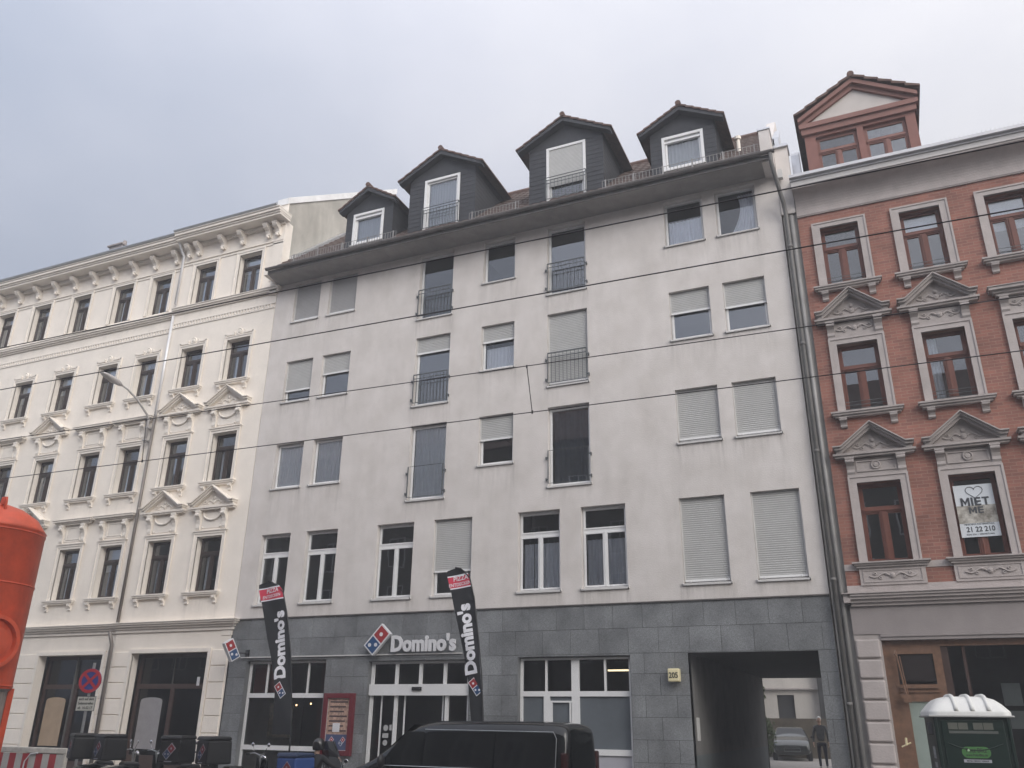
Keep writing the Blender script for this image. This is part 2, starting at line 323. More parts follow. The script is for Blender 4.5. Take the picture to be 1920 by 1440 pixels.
def logo(mb,c,u,v,n,s,ang,base=0,th=.02):
    """two squares in a row, side s, long axis at ang from u; slot base=white, +1 red, +2 blue"""
    c=Vector(c); u=Vector(u); v=Vector(v); n=Vector(n)
    a=u*math.cos(ang)+v*math.sin(ang); b=-u*math.sin(ang)+v*math.cos(ang)
    def slab(p,h1,h2,t0,t1,m):
        mb.m=m; vs=[]
        for t in (t0,t1):
            for i,j in ((-1,-1),(1,-1),(1,1),(-1,1)): vs.append(p+a*h1*i+b*h2*j+n*t)
        mb.add(vs,[(0,1,2,3),(7,6,5,4),(0,4,5,1),(1,5,6,2),(2,6,7,3),(3,7,4,0)])
    slab(c,s*1.06,s*.56,0,th,base)
    slab(c+a*s*.51,s*.455,s*.455,th,th+.004,base+1)
    slab(c-a*s*.51,s*.455,s*.455,th,th+.004,base+2)
    mb.m=base
    def dot(p,r):
        k=14; vs=[]
        for t in (th+.003,th+.008):
            for i in range(k): vs.append(p+(a*math.cos(6.2832*i/k)+b*math.sin(6.2832*i/k))*r+n*t)
        mb.add(vs,[tuple(range(k)),tuple(range(k,2*k))]+[(i,(i+1)%k,k+(i+1)%k,k+i) for i in range(k)])
    dot(c+a*s*.51,s*.15)
    dd=(u.normalized() if True else a)
    dot(c-a*s*.51-(a*math.cos(-ang)+b*math.sin(-ang))*s*.27,s*.14); dot(c-a*s*.51+(a*math.cos(-ang)+b*math.sin(-ang))*s*.27,s*.14)

def minus(rects,holes):
    for h in holes:
        nx=[]
        for r in rects:
            if h[0]>=r[1] or h[1]<=r[0] or h[2]>=r[3] or h[3]<=r[2]: nx.append(r); continue
            if h[2]>r[2]: nx.append((r[0],r[1],r[2],h[2]))
            if h[3]<r[3]: nx.append((r[0],r[1],h[3],r[3]))
            z0,z1=max(r[2],h[2]),min(r[3],h[3])
            if h[0]>r[0]: nx.append((r[0],h[0],z0,z1))
            if h[1]<r[1]: nx.append((h[1],r[1],z0,z1))
        rects=nx
    return rects
def wall(x0,x1,z0,z1,holes,y,depth,cell=9):
    mb=MB()
    for a,b,c,d in minus([(x0,x1,z0,z1)],holes):
        nx=max(1,math.ceil((b-a)/cell)); nz=max(1,math.ceil((d-c)/cell))
        mb.add([(a+(b-a)*i/nx,y,c+(d-c)*j/nz) for j in range(nz+1) for i in range(nx+1)],[(j*(nx+1)+i,j*(nx+1)+i+1,(j+1)*(nx+1)+i+1,(j+1)*(nx+1)+i) for j in range(nz) for i in range(nx)])
    for a,b,c,d in holes:
        c0=max(c,z0); d0=min(d,z1)
        if d0<=c0: continue
        mb.quad((a,y,c0),(a,y,d0),(a,y+depth,d0),(a,y+depth,c0)); mb.quad((b,y,c0),(b,y+depth,c0),(b,y+depth,d0),(b,y,d0))
        mb.quad((a,y,d0),(b,y,d0),(b,y+depth,d0),(a,y+depth,d0)); mb.quad((a,y,c0),(a,y+depth,c0),(b,y+depth,c0),(b,y,c0))
    return mb

def grime(o,holes,ln=.7):
    """rain-washed dirt below the sills, strongest under the sill ends"""
    at=o.data.attributes.new('grime','FLOAT','POINT'); w=WL[o]; rnd=random.Random(3); ks=[(rnd.uniform(.5,1),rnd.uniform(.6,1.3)) for _ in holes]
    vals=[]
    for v in o.data.vertices:
        x,z=v.co.x+w.x,v.co.z+w.z; g=0
        for (a,b,c,d),(k,l) in zip(holes,ks):
            if z>c+.02 or z<c-2.4*ln*l or x<a-.16 or x>b+.16: continue
            e=math.exp(-(c-z)/(ln*l*.75)); m_=min(1,(x-a+.16)/.1,(b+.16-x)/.1); ends=max(math.exp(-((x-a)/.10)**2),math.exp(-((x-b)/.10)**2))
            g=max(g,e*m_*k*(.5+.7*ends))
        vals.append(g)
    at.data.foreach_set('value',vals)
# ------------------------------------------------------------------ window parts
def pane_mb(rects,y):
    mb=MB()
    for a,b,c,d in rects: mb.quad((a,y,c),(b,y,c),(b,y,d),(a,y,d))
    return mb
def curtain_mb(x0,x1,z0,z1,y,amp=.018,pitch=.09,scallop=False):
    mb=MB(); n=max(6,int((x1-x0)/pitch*4)); vs=[]; fs=[]
    ph=random.random()*6
    for j in range(2):
        for i in range(n+1):
            x=x0+(x1-x0)*i/n; zz=z1 if j else z0+(.03*abs(math.sin(x*30)) if scallop else 0)
            vs.append((x,y+amp*math.sin(2*math.pi*(x-x0)/pitch+ph+.8*math.sin(x*9)),zz))
    for i in range(n): fs.append((i,i+1,n+2+i,n+1+i))
    return mb.add(vs,fs)
def shutter(parent,x0,x1,zb,zt,y,mat=None):
    mb=MB(); z=zb+.05; p=.052
    mb.m=0
    while z<zt-.005:
        a=min(z+p*.80,zt); mb.add([(x0,y,z),(x1,y,z),(x1,y-.006,(z+a)/2),(x0,y-.006,(z+a)/2),(x1,y,a),(x0,y,a)],[(0,1,2,3),(3,2,4,5)])
        mb.m=1; mb.quad((x0,y+.004,a),(x1,y+.004,a),(x1,y+.004,min(zt,z+p)),(x0,y+.004,min(zt,z+p))); mb.m=0
        z+=p
    o=mb.build('roller_shutter',[mat or m_shutter,m_shuttergap],parent,recalc=False)
    mb=MB(); mb.box(x0-.0,x1+.0,y-.016,y+.014,zb,zb+.05)
    for sx in (x0+.12,x1-.12): mb.box(sx-.012,sx+.012,y-.032,y-.016,zb-.015,zb+.03)
    mb.m=1; mb.box(x0-.03,x0,y-.02,y+.03,zb-.0,zt); mb.box(x1,x1+.03,y-.02,y+.03,zb,zt)
    mb.build('shutter_rail',[m_pvc,m_alu],parent)
def pvc_window(parent,x0,x1,z0,z1,y=.15,casement=False,shut=0,curt=None,rail=False,tilt=False,shmat=None,label=None,railcl=1,sillmat=None):
    """one window of the grey building; shut = share covered by the shutter from the top"""
    zs=z0+.05; fw=.045
    mb=MB(); mb.rect_frame(x0+.005,x1-.005,zs,z1-.005,fw,y,y+.07)
    panes=[]; sw=.04; yi=y-.018
    def sash(a,b,c,d):
        mb.rect_frame(a,b,c,d,sw,yi,y+.05); panes.append((a+sw,b-sw,c+sw,d-sw))
    ax0,ax1=x0+fw-.01,x1-fw+.01; az0,az1=zs+fw-.01,z1-fw
    if casement:
        zt=zs+(z1-zs)*.70; mb.box(ax0,ax1,y-.004,y+.06,zt-.035,zt+.045)
        sash(ax0,ax1,zt+.045,az1); xm=(x0+x1)/2
        mb.box(xm-.02,xm+.02,y-.03,y+.06,az0,zt-.035)
        sash(ax0,xm-.022,az0,zt-.035); sash(xm+.022,ax1,az0,zt-.035)
    else: sash(ax0,ax1,az0,az1)
    w=mb.build('window',m_pvc,parent)
    if label: w['label']=label
    pane_mb(panes,y+.02).build('pane',m_glass_clear if curt in('sheer','lace','drape','short') else m_glass,w,recalc=False)
    s=MB(); s.box(x0-.03,x1+.03,-.05,y,z0-.015,z0+.022); s.box(x0-.035,x0-.01,-.05,.0,z0-.015,z0+.05); s.box(x1+.01,x1+.035,-.05,.0,z0-.015,z0+.05)
    s.box(x0+.01,x1-.01,y-.05,y+.02,z0+.022,zs+.01)
    s.build('window_sill',sillmat or m_alu,w)
    if shut>0:
        zb=z1-(z1-zs)*shut; shutter(w,x0+.035,x1-.035,zb,z1-.002,y-.05,shmat)
    if curt=='sheer': curtain_mb(x0+.08,x1-.08,zs+.06,z1-.08,y+.06,.015,.10).build('curtain',m_curtain_b,w,recalc=False)
    if curt=='lace': curtain_mb(x0+.09,x1-.09,zs+.10,zs+(z1-zs)*.53,y+.10,.015,.10,True).build('curtain',m_curtain,w,recalc=False)
    if curt=='short': curtain_mb(x0+.08,x1-.08,zs+.06,zs+(z1-zs)*.60,y+.10,.02,.10).build('curtain',m_curtain,w,recalc=False)
    if curt=='dark': curtain_mb(x0+.09,x1-.09,zs+.06,z1-.10,y+.14,.02,.16).build('curtain',m_curtain_d,w,recalc=False)
    if curt=='drape':
        c=MB(); n=26; vs=[]; fs=[]
        for j in range(9):
            for i in range(n+1):
                tt=j/8; wd=.62*(x1-x0)*(1-.45*math.sin(tt*2.2)); x=x1-.08-wd*(1-i/n); vs.append((x,y+.13+.02*math.sin(i*1.5),zs+.08+(z1-zs-.2)*tt))
        for j in range(8):
            for i in range(n): fs.append((j*(n+1)+i,j*(n+1)+i+1,(j+1)*(n+1)+i+1,(j+1)*(n+1)+i))
        c.add(vs,fs).build('curtain',m_curtain,w,recalc=False)
    if rail:
        rr=MB(); yr=-.06; a,b=x0+.03,x1-.03; zt=z0+1.02; zb=z0+.10
        if railcl:
            rr.box(a,b,yr-.012,yr+.012,zt-.018,zt+.012); rr.box(a,b,yr-.009,yr+.009,zb,zb+.02); rr.box(a,b,yr-.009,yr+.009,zt-.14,zt-.122)
            k=10
            for i in range(k+1):
                x=a+(b-a)*i/k; r_=.011 if i in(0,k) else .0065; rr.box(x-r_,x+r_,yr-r_,yr+r_,zb,zt)
        else:
            for x in (a,b): rr.box(x-.012,x+.012,yr-.012,yr+.012,zb,zt)
            rr.box(a,b,yr-.006,yr+.006,zt-.012,zt); rr.box(a,b,yr-.006,yr+.006,zb,zb+.012)
        for zz in (z0+.2,z0+.8):
            rr.box(a-.07,a+.01,yr-.012,yr+.012,zz,zz+.03); rr.box(b-.01,b+.07,yr-.012,yr+.012,zz,zz+.03)
            rr.box(a-.075,a-.05,yr-.01,.0,zz-.02,zz+.05); rr.box(b+.05,b+.075,yr-.01,.0,zz-.02,zz+.05)
        rr.build('window_railing',m_rail,w)
    return w
def old_window(parent,x0,x1,z0,z1,y,frame,mull=.10,transom=.70,curt=True,bars=False,openleaf=False,name='window'):
    fw=.055; mb=MB(); mb.rect_frame(x0,x1,z0,z1,fw,y,y+.07); panes=[]; s=.05; xm=(x0+x1)/2; zt=z0+(z1-z0)*transom
    mb.box(x0+fw,x1-fw,y-.03,y+.06,zt-.05,zt+.05); mb.box(x0+fw,x1-fw,y-.05,y-.03,zt-.02,zt+.03)
    mb.box(xm-mull/2,xm+mull/2,y-.035,y+.06,z0+fw,zt-.05); mb.box(xm-mull*.2,xm+mull*.2,y-.055,y-.035,z0+fw,zt-.06)
    for a,b,c,d in ((x0+fw,x1-fw,zt+.05,z1-fw),(x0+fw,xm-mull/2,z0+fw,zt-.05),(xm+mull/2,x1-fw,z0+fw,zt-.05)):
        mb.rect_frame(a,b,c,d,.035,y-.01,y+.04); panes.append((a+.035,b-.035,c+.035,d-.035))
    w=mb.build(name,frame,parent)
    pane_mb(panes,y+.02).build('pane',m_glass,w,recalc=False)
    kind=random.random() if curt else 9
    if kind<.25:
        c=MB(); zb_=zt+.06 if kind<.12 else z0+(z1-z0)*random.uniform(.45,.6); c.box(x0+.07,x1-.07,y+.09,y+.095,zb_,z1-.06); c.build('roller_blind',m_curtain,w)
    elif kind<.4:
        c=curtain_mb(x0+.06,x0+.30,z0+.06,z1-.07,y+.13,.02,.07); c.build('curtain',m_curtain,w,recalc=False)
    elif curt and kind<.9:
        c=curtain_mb(xm-.30,xm-.05,z0+.06,zt-.06,y+.12,.012,.08); c2=curtain_mb(xm+.16,x1-.06,z0+.06,zt-.06,y+.12,.012,.08)
        c.add(c2.v,c2.f); c.build('curtain',m_curtain,w,recalc=False)
    if bars:
        t=MB()
        for zz in (z0+.10,z0+.19,z0+.28): t.box(x0,x1,y-.10,y-.09,zz,zz+.012)
        t.build('window_railing',m_rail,w)
    return w
# ornaments
def corn(mb,x0,x1,z0,steps,y=0,ret=True):
    """stack of mouldings: steps = [(height, projection)...] from z0 upwards, ends returned by the projection"""
    z=z0
    for h,p in steps:
        e=p if ret else 0
        mb.box(x0-e,x1+e,y-p,y+.05,z,z+h); z+=h
    return mb
def console(mb,cx,w,z0,z1,y,d):
    h=z1-z0; pts=[(y+.02,z0),(y-.25*d,z0),(y-.42*d,z0+.12*h),(y-.35*d,z0+.3*h),(y-.5*d,z0+.5*h),(y-.85*d,z0+.66*h),(y-d,z0+.80*h),(y-d,z0+.88*h),(y+.02,z0+.88*h)]
    mb.prism(pts,'x',cx-w/2,cx+w/2); mb.box(cx-w*.6,cx+w*.6,y-d*1.05,y+.02,z0+.88*h,z1)
    mb.lathe([(.001,-w*.55),(.09*h+.01,-w*.55),(.09*h+.01,w*.55),(.001,w*.55)],(cx,y-.8*d,z0+.76*h),'x',10)
def scrollwork(mb,cx,z,w,h,y,r=.014):
    mb.lathe([(.001,-.035),(h*.14,-.035),(h*.22,-.02),(h*.22,.0)],(cx,y,z),'y',12)
    mb.lathe([(.001,-.05),(h*.08,-.045),(h*.08,-.02)],(cx,y,z),'y',8)
    for s in (-1,1):
        pts=[]
        for i in range(15):
            t=i/14; x=cx+s*(h*.25+(w/2-h*.25)*t); zz=z+math.sin(t*6.3)*h*.22*(1-t*.5); pts.append((x,y-.012,zz))
        mb.tube(pts,[r*(1.3-.6*i/14) for i in range(15)],6)
        for t,sg in ((.18,1),(.45,-1),(.7,1)):
            c=(cx+s*(h*.25+(w/2-h*.25)*t),y-.01,z+sg*h*.14); q=[]
            for i in range(9):
                an=i*.75; rr=h*.13*(1-i/11); q.append((c[0]+s*math.cos(an)*rr,c[1],c[2]+math.sin(an)*rr*sg))
            mb.tube(q,r*.8,5)
def pediment(parent,cx,z0,hw,h,y,mat,d=.22,orn=True):
    """triangular window pediment: base moulding at z0, apex z0+h"""
    mb=MB(); corn(mb,cx-hw+.12,cx+hw-.12,z0,[(.05,d*.55),(.05,d*.7)],y)
    b=z0+.10; e=.12
    for s in (-1,1):
        for (t0,t1,p,ext) in ((0,.07,d*.7,0),(.07,.13,d*.95,.03),(.13,.16,d*1.15,.06)):
            # raking bands parallel to the slope, plus short level ends
            sl=(h-.16-.10)/(hw-e); 
            xa,xe=cx,cx+s*(hw-e)
            za=b+(h-.26); 
            mb.prism([(xa,za+t0),(xe,b+t0-.0),(xe,b+t1),(xa,za+t1)],'y',y-p,y+.02)
            mb.box(min(xe,xe+s*(e+ext)),max(xe,xe+s*(e+ext)),y-p,y+.02,b+t0,b+t1)
    tri=[(cx-hw+e,b),(cx+hw-e,b),(cx,b+h-.26)]
    mb.prism(tri,'y',y-.04,y+.02)
    if orn:
        scrollwork(mb,cx,b+(h-.26)*.30,hw*1.05,(h-.26)*.55,y-.04,.016)
        mb.ball((cx,y-.05,b+(h-.26)*.55),.05,(1,.6,1),8)
    return mb.build('pediment',mat,parent)
def flathood(parent,cx,z0,hw,y,mat,d=.2,sc=1):
    mb=MB(); corn(mb,cx-hw+.1,cx+hw-.1,z0,[(.05*sc,d*.5),(.05*sc,d*.7),(.06*sc,d),(.02,d*1.1)],y); return mb.build('window_hood',mat,parent)
def sill_bracketed(parent,cx,z,hw,y,mat,d=.16,bw=.14,bh=.22,ins=.16,drop=.05):
    mb=MB(); corn(mb,cx-hw+d,cx+hw-d,z-.14,[(.05,d*.6),(.05,d*.85),(.04,d)],y)
    for s in (-1,1): console(mb,cx+s*(hw-ins-.05),bw,z-.14-bh,z-.14,y,d*.8)
    return mb.build('window_sill',mat,parent)
def surround(parent,x0,x1,z0,z1,w,y,mat,p=.05,top=None):
    mb=MB(); t=top or w
    mb.box(x0-w,x0,y-p,y+.03,z0,z1+t); mb.box(x1,x1+w,y-p,y+.03,z0,z1+t); mb.box(x0,x1,y-p,y+.03,z1,z1+t)
    mb.box(x0-w-.025,x0-w+.02,y-p-.02,y-p+.01,z0,z1+t+.02); mb.box(x1+w-.02,x1+w+.025,y-p-.02,y-p+.01,z0,z1+t+.02); mb.box(x0-w+.02,x1+w-.02,y-p-.02,y-p+.01,z1+t-.02,z1+t+.02)
    return mb.build('window_surround',mat,parent)

# ================================================================== SETTING
def sheet(name,mat,x0,x1,y0,y1,z):
    mb=MB(); mb.quad((x0,y0,z),(x1,y0,z),(x1,y1,z),(x0,y1,z)); o=mb.build(name,mat,None,recalc=False); return tag(o,kind='structure')
sheet('ground',M('earth',(.12,.11,.10),.95,var=.2),-400,400,-400,400,GZ-.16)
sheet('road',m_asphalt,-120,120,-19.2,-3.3,GZ-.12)
mb=MB(); mb.box(-120,-4.42,-3.3,0.06,GZ-.3,GZ); mb.box(-1.53,120,-3.3,.06,GZ-.3,GZ); mb.box(-4.42,-1.53,-3.3,0.06,GZ-.3,GZ-.001); tag(mb.build('pavement',m_pave),kind='structure')
mb=MB(); mb.box(-120,120,-24.5,-19.2,GZ-.3,GZ); tag(mb.build('pavement',m_pave),kind='structure')
mb=MB(); mb.box(-120,120,-3.45,-3.3,GZ-.3,GZ+.004); mb.box(-120,120,-19.2,-19.05,GZ-.3,GZ+.004); tag(mb.build('kerb',m_kerb),kind='structure')
mb=MB()
for y in (-8.6,-10.05,-12.3,-13.75): mb.box(-120,120,y-.03,y+.03,GZ-.2,GZ-.112)
tag(mb.build('tram_rails',m_steel),kind='structure')
sheet('courtyard_ground',M('courtyard_gravel',(.30,.28,.26),.95,var=.2,scale=5,bump=.3,bscale=30),-9,4,12.0,40,.10)
mb=MB(); mb.quad((-4.42,.06,GZ),(-1.53,.06,GZ),(-1.53,12.05,.10),(-4.42,12.05,.10)); tag(mb.build('passage_floor',m_pave,recalc=False),kind='structure')

# ================================================================== GREY APARTMENT BUILDING
B=empty('apartment_building',(-9.5,0,GZ),'pale grey plastered apartment house with black slate dormers and a granite clad shop floor','building')
LX,RX=-17.95,-1.15
wins=[]  # x0,x1,z0,z1,kwargs
r1=[(-17.3,-16.22),(-15.64,-14.52),(-13.16,-11.95),(-11.3,-10.12),(-8.75,-7.56),(-6.98,-5.78),(-4.4,-3.28),(-2.66,-1.53)]
k1=[dict(casement=True),dict(casement=True),dict(casement=True),dict(casement=False,shut=.70),dict(casement=True,curt='short'),dict(casement=True,curt='short'),dict(shut=.985),dict(shut=.985)]
for (a,b_),k in zip(r1,k1): wins.append((a,b_,4.70,6.83,k))
C={'1a':(-17.17,-16.10),'1b':(-15.73,-14.65),'2':(-12.25,-11.05),'3':(-10.0,-8.93),'4':(-7.89,-6.68),'5a':(-4.32,-3.22),'5b':(-2.86,-1.77)}
rows={2:(8.23,9.72,7.43),3:(11.12,12.60,10.32),4:(14.03,15.50,13.22)}
spec={(2,'1a'):dict(curt='sheer'),(2,'1b'):dict(curt='sheer'),(2,'2'):dict(curt='sheer',rail=True,railcl=0),(2,'3'):dict(shut=.5),(2,'4'):dict(curt='dark',rail=True,railcl=0),(2,'5a'):dict(shut=.95),(2,'5b'):dict(shut=.97),
(3,'1a'):dict(shut=.74),(3,'1b'):dict(shut=.47,tilt=True),(3,'2'):dict(shut=.24,rail=True),(3,'3'):dict(shut=.38,curt='lace'),(3,'4'):dict(shut=.97,rail=True),(3,'5a'):dict(shut=.46),(3,'5b'):dict(shut=.52),
(4,'1a'):dict(shut=.97,shmat=m_shutter_d),(4,'1b'):dict(shut=.97,shmat=m_shutter_d),(4,'2'):dict(rail=True),(4,'3'):dict(),(4,'4'):dict(rail=True),(4,'5a'):dict(curt='short'),(4,'5b'):dict(curt='drape')}
for (r_,c_),k in spec.items():
    z0,z1,zf=rows[r_]; a,b_=C[c_]
    if c_ in('2','4'): z0=zf
    wins.append((a,b_,z0,z1,k))
holes=[(w[0],w[1],w[2],w[3]) for w in wins]
wo=wall(LX,RX,4.35,15.60,holes,0,.24,.11).build('wall',m_plaster,B,recalc=False); grime(wo,holes)
for x0,x1,z0,z1,k in wins: pvc_window(B,x0,x1,z0,z1,**k)
# shell: side walls, back wall, floors
mb=MB(); mb.box(LX,LX+.2,.25,12,GZ,15.6); mb.box(RX-.2,RX,.25,12,GZ,15.6)
for a,b,c,d in minus([(LX+.2,RX-.2,GZ,15.6)],[(-4.42,-1.53,GZ,3.15)]): mb.box(a,b,11.8,12,c,d)
mb.quad((RX,0,4.35),(RX,.25,4.35),(RX,.25,15.6),(RX,0,15.6)); mb.quad((RX,.03,GZ),(RX,.25,GZ),(RX,.25,4.35),(RX,.03,4.35)); mb.quad((LX,0,4.35),(LX,.25,4.35),(LX,.25,15.6),(LX,0,15.6))
mb.build('side_wall',m_plaster,B,recalc=False)
mb=MB()
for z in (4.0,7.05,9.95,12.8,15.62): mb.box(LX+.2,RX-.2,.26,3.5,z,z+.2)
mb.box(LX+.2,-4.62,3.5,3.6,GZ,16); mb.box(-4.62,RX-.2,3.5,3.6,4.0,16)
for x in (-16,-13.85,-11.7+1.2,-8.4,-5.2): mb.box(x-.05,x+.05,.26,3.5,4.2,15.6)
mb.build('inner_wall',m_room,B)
# granite cladding
GH=[(-17.3,-14.52,.12,3.16),(-13.15,-10.08,GZ,3.10),(-8.74,-5.81,.12,3.13),(-4.42,-1.53,GZ,3.15)]
mb=MB(); mb.tone=1.
zz=[4.335,3.75,3.165,2.70,2.22,1.74,1.26,.78,.30,GZ]
for i in range(len(zz)-1):
    z1,z0=zz[i],zz[i+1]; wd=.74; x=LX-(.37 if i%2 else 0)-.1
    while x<RX:
        rw=(max(x,LX)+.004,min(x+wd,RX)-.004,z0+.004,z1-.004); tn=random.choice([.86,.93,1.,1.,1.06,1.12])*random.uniform(.94,1.06)
        dy=random.uniform(-.001,.001)
        if rw[1]>rw[0]:
            for a,b,c,d in minus([rw],GH): 
                mb.tone=tn; mb.box(a,b,.02+dy,.044,c,d)
        x+=wd
mb.build('granite_cladding',m_granite,B)
w_=wall(LX,RX,GZ,4.35,GH,.042,.24); w_.build('cladding_joints',M('dark_joint',(.03,.032,.034),.9,var=0),B,recalc=False)
mb=MB(); mb.tone=.8
for a,b,c,d in GH[:3]:
    mb.box(a-.0,a+.012,.03,.26,c,d); mb.box(b-.012,b,.03,.26,c,d); mb.box(a,b,.03,.26,d-.012,d)
mb.build('granite_reveal',m_granite,B)
mb=MB(); mb.box(LX,RX,-.018,.03,4.325,4.355); mb.build('drip_edge',m_gutter,B)
# shop windows
def bars(mb,lst,y0,y1):
    for a,b,c,d in lst: mb.box(a,b,y0,y1,c,d)
mb=MB(); a,b=-17.28,-14.54; f=.07
lst=[(a,a+f,.12,3.14),(b-f,b,.12,3.14),(a+f,b-f,3.08,3.14),(a+f,b-f,2.16,2.28),(a+f,b-f,.80,.92),(a+f,b-f,.12,.2)]
for x in (-16.62,-15.9,-15.2): lst.append((x-.022,x+.022,2.28,3.08))
bars(mb,lst,.17,.24); sw=mb.build('shop_window',m_pvc,B)
pane_mb([(a+f,b-f,.2,3.08)],.21).build('pane',m_glass_shop,sw,recalc=False)
mb=MB(); mb.box(-16.55,-15.72,.34,.36,1.12,2.02); mb.build('window_poster',M('pizza_poster',(.10,.07,.05),.6,var=.6,scale=9,col2=(.30,.24,.16)),sw)
mb=MB(); mb.box(a+f,-16.1,.34,.36,2.3,3.06); mb.build('red_panel',M('dull_red_panel',(.16,.03,.02),.7),sw)
mb=MB(); a,b=-13.12,-10.12
def px(p): return -13.01+(p-694)*.01586
lst=[(a,a+.08,GZ,3.08),(b-.08,b,GZ,3.08),(a+.08,b-.08,3.02,3.08)]
for x in (-12.33,-11.60,-10.87): lst.append((x-.04,x+.04,2.5,3.02))
for x,w2 in ((px(738),.045),(px(834),.045)): lst.append((x-w2,x+w2,GZ,2.22))
bars(mb,lst,.17,.24); dr=mb.build('entrance_door_frame',m_pvc,B)
mb=MB(); mb.box(a,b,.10,.25,2.22,2.5); mb.build('door_header',m_pvc,dr)
mb=MB(); mb.box(-11.78,-11.50,.06,.10,2.34,2.43); mb.build('door_sensor',m_black,dr)
mb=MB(); bars(mb,[(px(x)-.02,px(x)+.02,GZ,2.22) for x in (708,753,825,870)],.25,.28); mb.build('sliding_leaf_frame',m_pvc,dr)
pane_mb([(a+.08,b-.08,GZ+.02,3.02)],.265).build('pane',m_glass_shop,dr,recalc=False)
mb=MB(); mb.lathe([(.001,-.004),(.075,-.004),(.075,.0)],(-12.55,.155,1.42),'y',18); mb.box(-12.64,-12.46,.15,.155,1.18,1.29); mb.box(-12.44,-12.37,.15,.155,1.36,1.50)
mb.lathe([(.001,-.004),(.07,-.004),(.07,.0)],(-12.55,.155,1.06),'y',18)
mb.build('door_sticker',M('grey_sticker',(.4,.4,.4),.6,var=.2,scale=20),dr)
mb=MB(); a,b=-8.72,-5.83
lst=[(a,a+.07,.12,3.1),(b-.07,b,.12,3.1),(a+.07,b-.07,3.05,3.1),(a+.07,b-.07,2.20,2.32),(-7.36,-7.16,.12,2.2),(-7.36,-7.16,2.32,3.05),(-8.05,-8.0,2.32,3.05),(-6.52,-6.47,2.32,3.05),(-8.09,-7.93,.12,2.2),(-7.93,-7.36,2.06,2.10),(-7.93,-7.87,.12,2.06),(-7.42,-7.38,.12,2.06),(-7.16,b-.07,.90,1.03)]
bars(mb,lst,.17,.24); sw2=mb.build('shop_window',m_pvc,B)
pane_mb([(a+.07,b-.07,2.32,3.05)],.21).build('pane',m_glass_shop,sw2,recalc=False)
mb=MB(); mb.box(a+.07,b-.07,.215,.225,1.03,2.2); mb.build('frosted_pane',m_frost,sw2)
mb=MB(); mb.box(-7.16,b-.07,.21,.23,.2,.90); mb.build('lower_panel',M('pale_panel',(.42,.42,.46),.5),sw2)
mb=MB(); mb.box(-6.9,-5.9,1.7,1.76,2.86,2.90); mb.build('ceiling_tube_light',m_tube,B)
for x,z in ((-15.55,2.02),(-16.05,1.98)):
    mb=MB(); mb.ball((x,.9,z),.02,(1,1,1.2),8); mb.build('lamp_bulb',m_bulb,B)
# passage
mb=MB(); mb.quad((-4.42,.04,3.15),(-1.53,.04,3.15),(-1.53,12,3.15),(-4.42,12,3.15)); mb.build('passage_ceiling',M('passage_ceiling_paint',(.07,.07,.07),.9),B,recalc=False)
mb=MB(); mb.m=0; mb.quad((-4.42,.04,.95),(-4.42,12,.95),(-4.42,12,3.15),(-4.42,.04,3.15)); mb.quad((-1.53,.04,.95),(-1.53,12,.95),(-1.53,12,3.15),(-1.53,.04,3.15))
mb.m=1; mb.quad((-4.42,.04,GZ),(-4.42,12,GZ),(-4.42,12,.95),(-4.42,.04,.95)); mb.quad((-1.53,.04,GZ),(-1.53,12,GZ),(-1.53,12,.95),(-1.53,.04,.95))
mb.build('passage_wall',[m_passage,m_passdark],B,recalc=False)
mb=MB(); mb.box(-4.42,-4.39,.5,.72,1.25,1.75); mb.build('doorbell_panel',m_alu,B)
# eaves and roof
mb=MB(); mb.quad((LX+.22,-.82,15.60),(RX,-.82,15.60),(RX,0,15.60),(LX+.05,0,15.60)); 
for x in [LX+.25+i*.4 for i in range(41)]: mb.box(x,x+.012,-.82,0,15.592,15.6)
mb.build('soffit',m_soffit,B,recalc=False)
mb=MB(); mb.box(LX+.22,RX,-.85,-.82,15.585,15.72); mb.build('fascia',m_gutter,B)
mb=MB(); mb.lathe([(.075,LX+.2),(.075,RX+.08),(.06,RX+.08),(.06,LX+.2)],(0,-.93,15.76),'x',10,math.pi,2*math.pi)
for i in range(26): 
    x=LX+.25+i*.66; mb.lathe([(.08,x),(.08,x+.02),(.06,x+.02)],(0,-.93,15.76),'x',10,math.pi,2*math.pi)
mb.build('gutter',m_gutter,B)
def roofz(y): return 15.72+.92*(y+.85)
mb=MB(); vs=[];fs=[]
nx=int((RX-.25-LX)/.075); ys=[]
y=-.88
while y<3.3: ys+= [(y,.035),(y+.3,.0)]; y+=.3
for yy,lift in ys:
    for i in range(nx+1):
        x=LX+(RX-.25-LX)*i/nx; x=max(x,LX+.22*min(1,max(0,-yy/.8))); vs.append((x,yy,roofz(yy)+lift+.022*(1 if i%4<2 else 0)))
for j in range(len(ys)-1):
    for i in range(nx): fs.append((j*(nx+1)+i,j*(nx+1)+i+1,(j+1)*(nx+1)+i+1,(j+1)*(nx+1)+i))
mb.add(vs,fs); rf=mb.build('roof',m_tile,B,recalc=False)
mb=MB(); mb.add([(LX,3.3,19.54),(RX-.25,3.3,19.54),(RX-.25,12.3,15.9),(LX,12.3,15.9)],[(0,1,2,3)]); mb.build('rear_roof_slope',m_tile,B,recalc=False)
mb=MB(); mb.tube([(LX,3.3,19.56),(RX-.25,3.3,19.56)],.11,8); mb.build('roof_ridge',m_redtile,B)
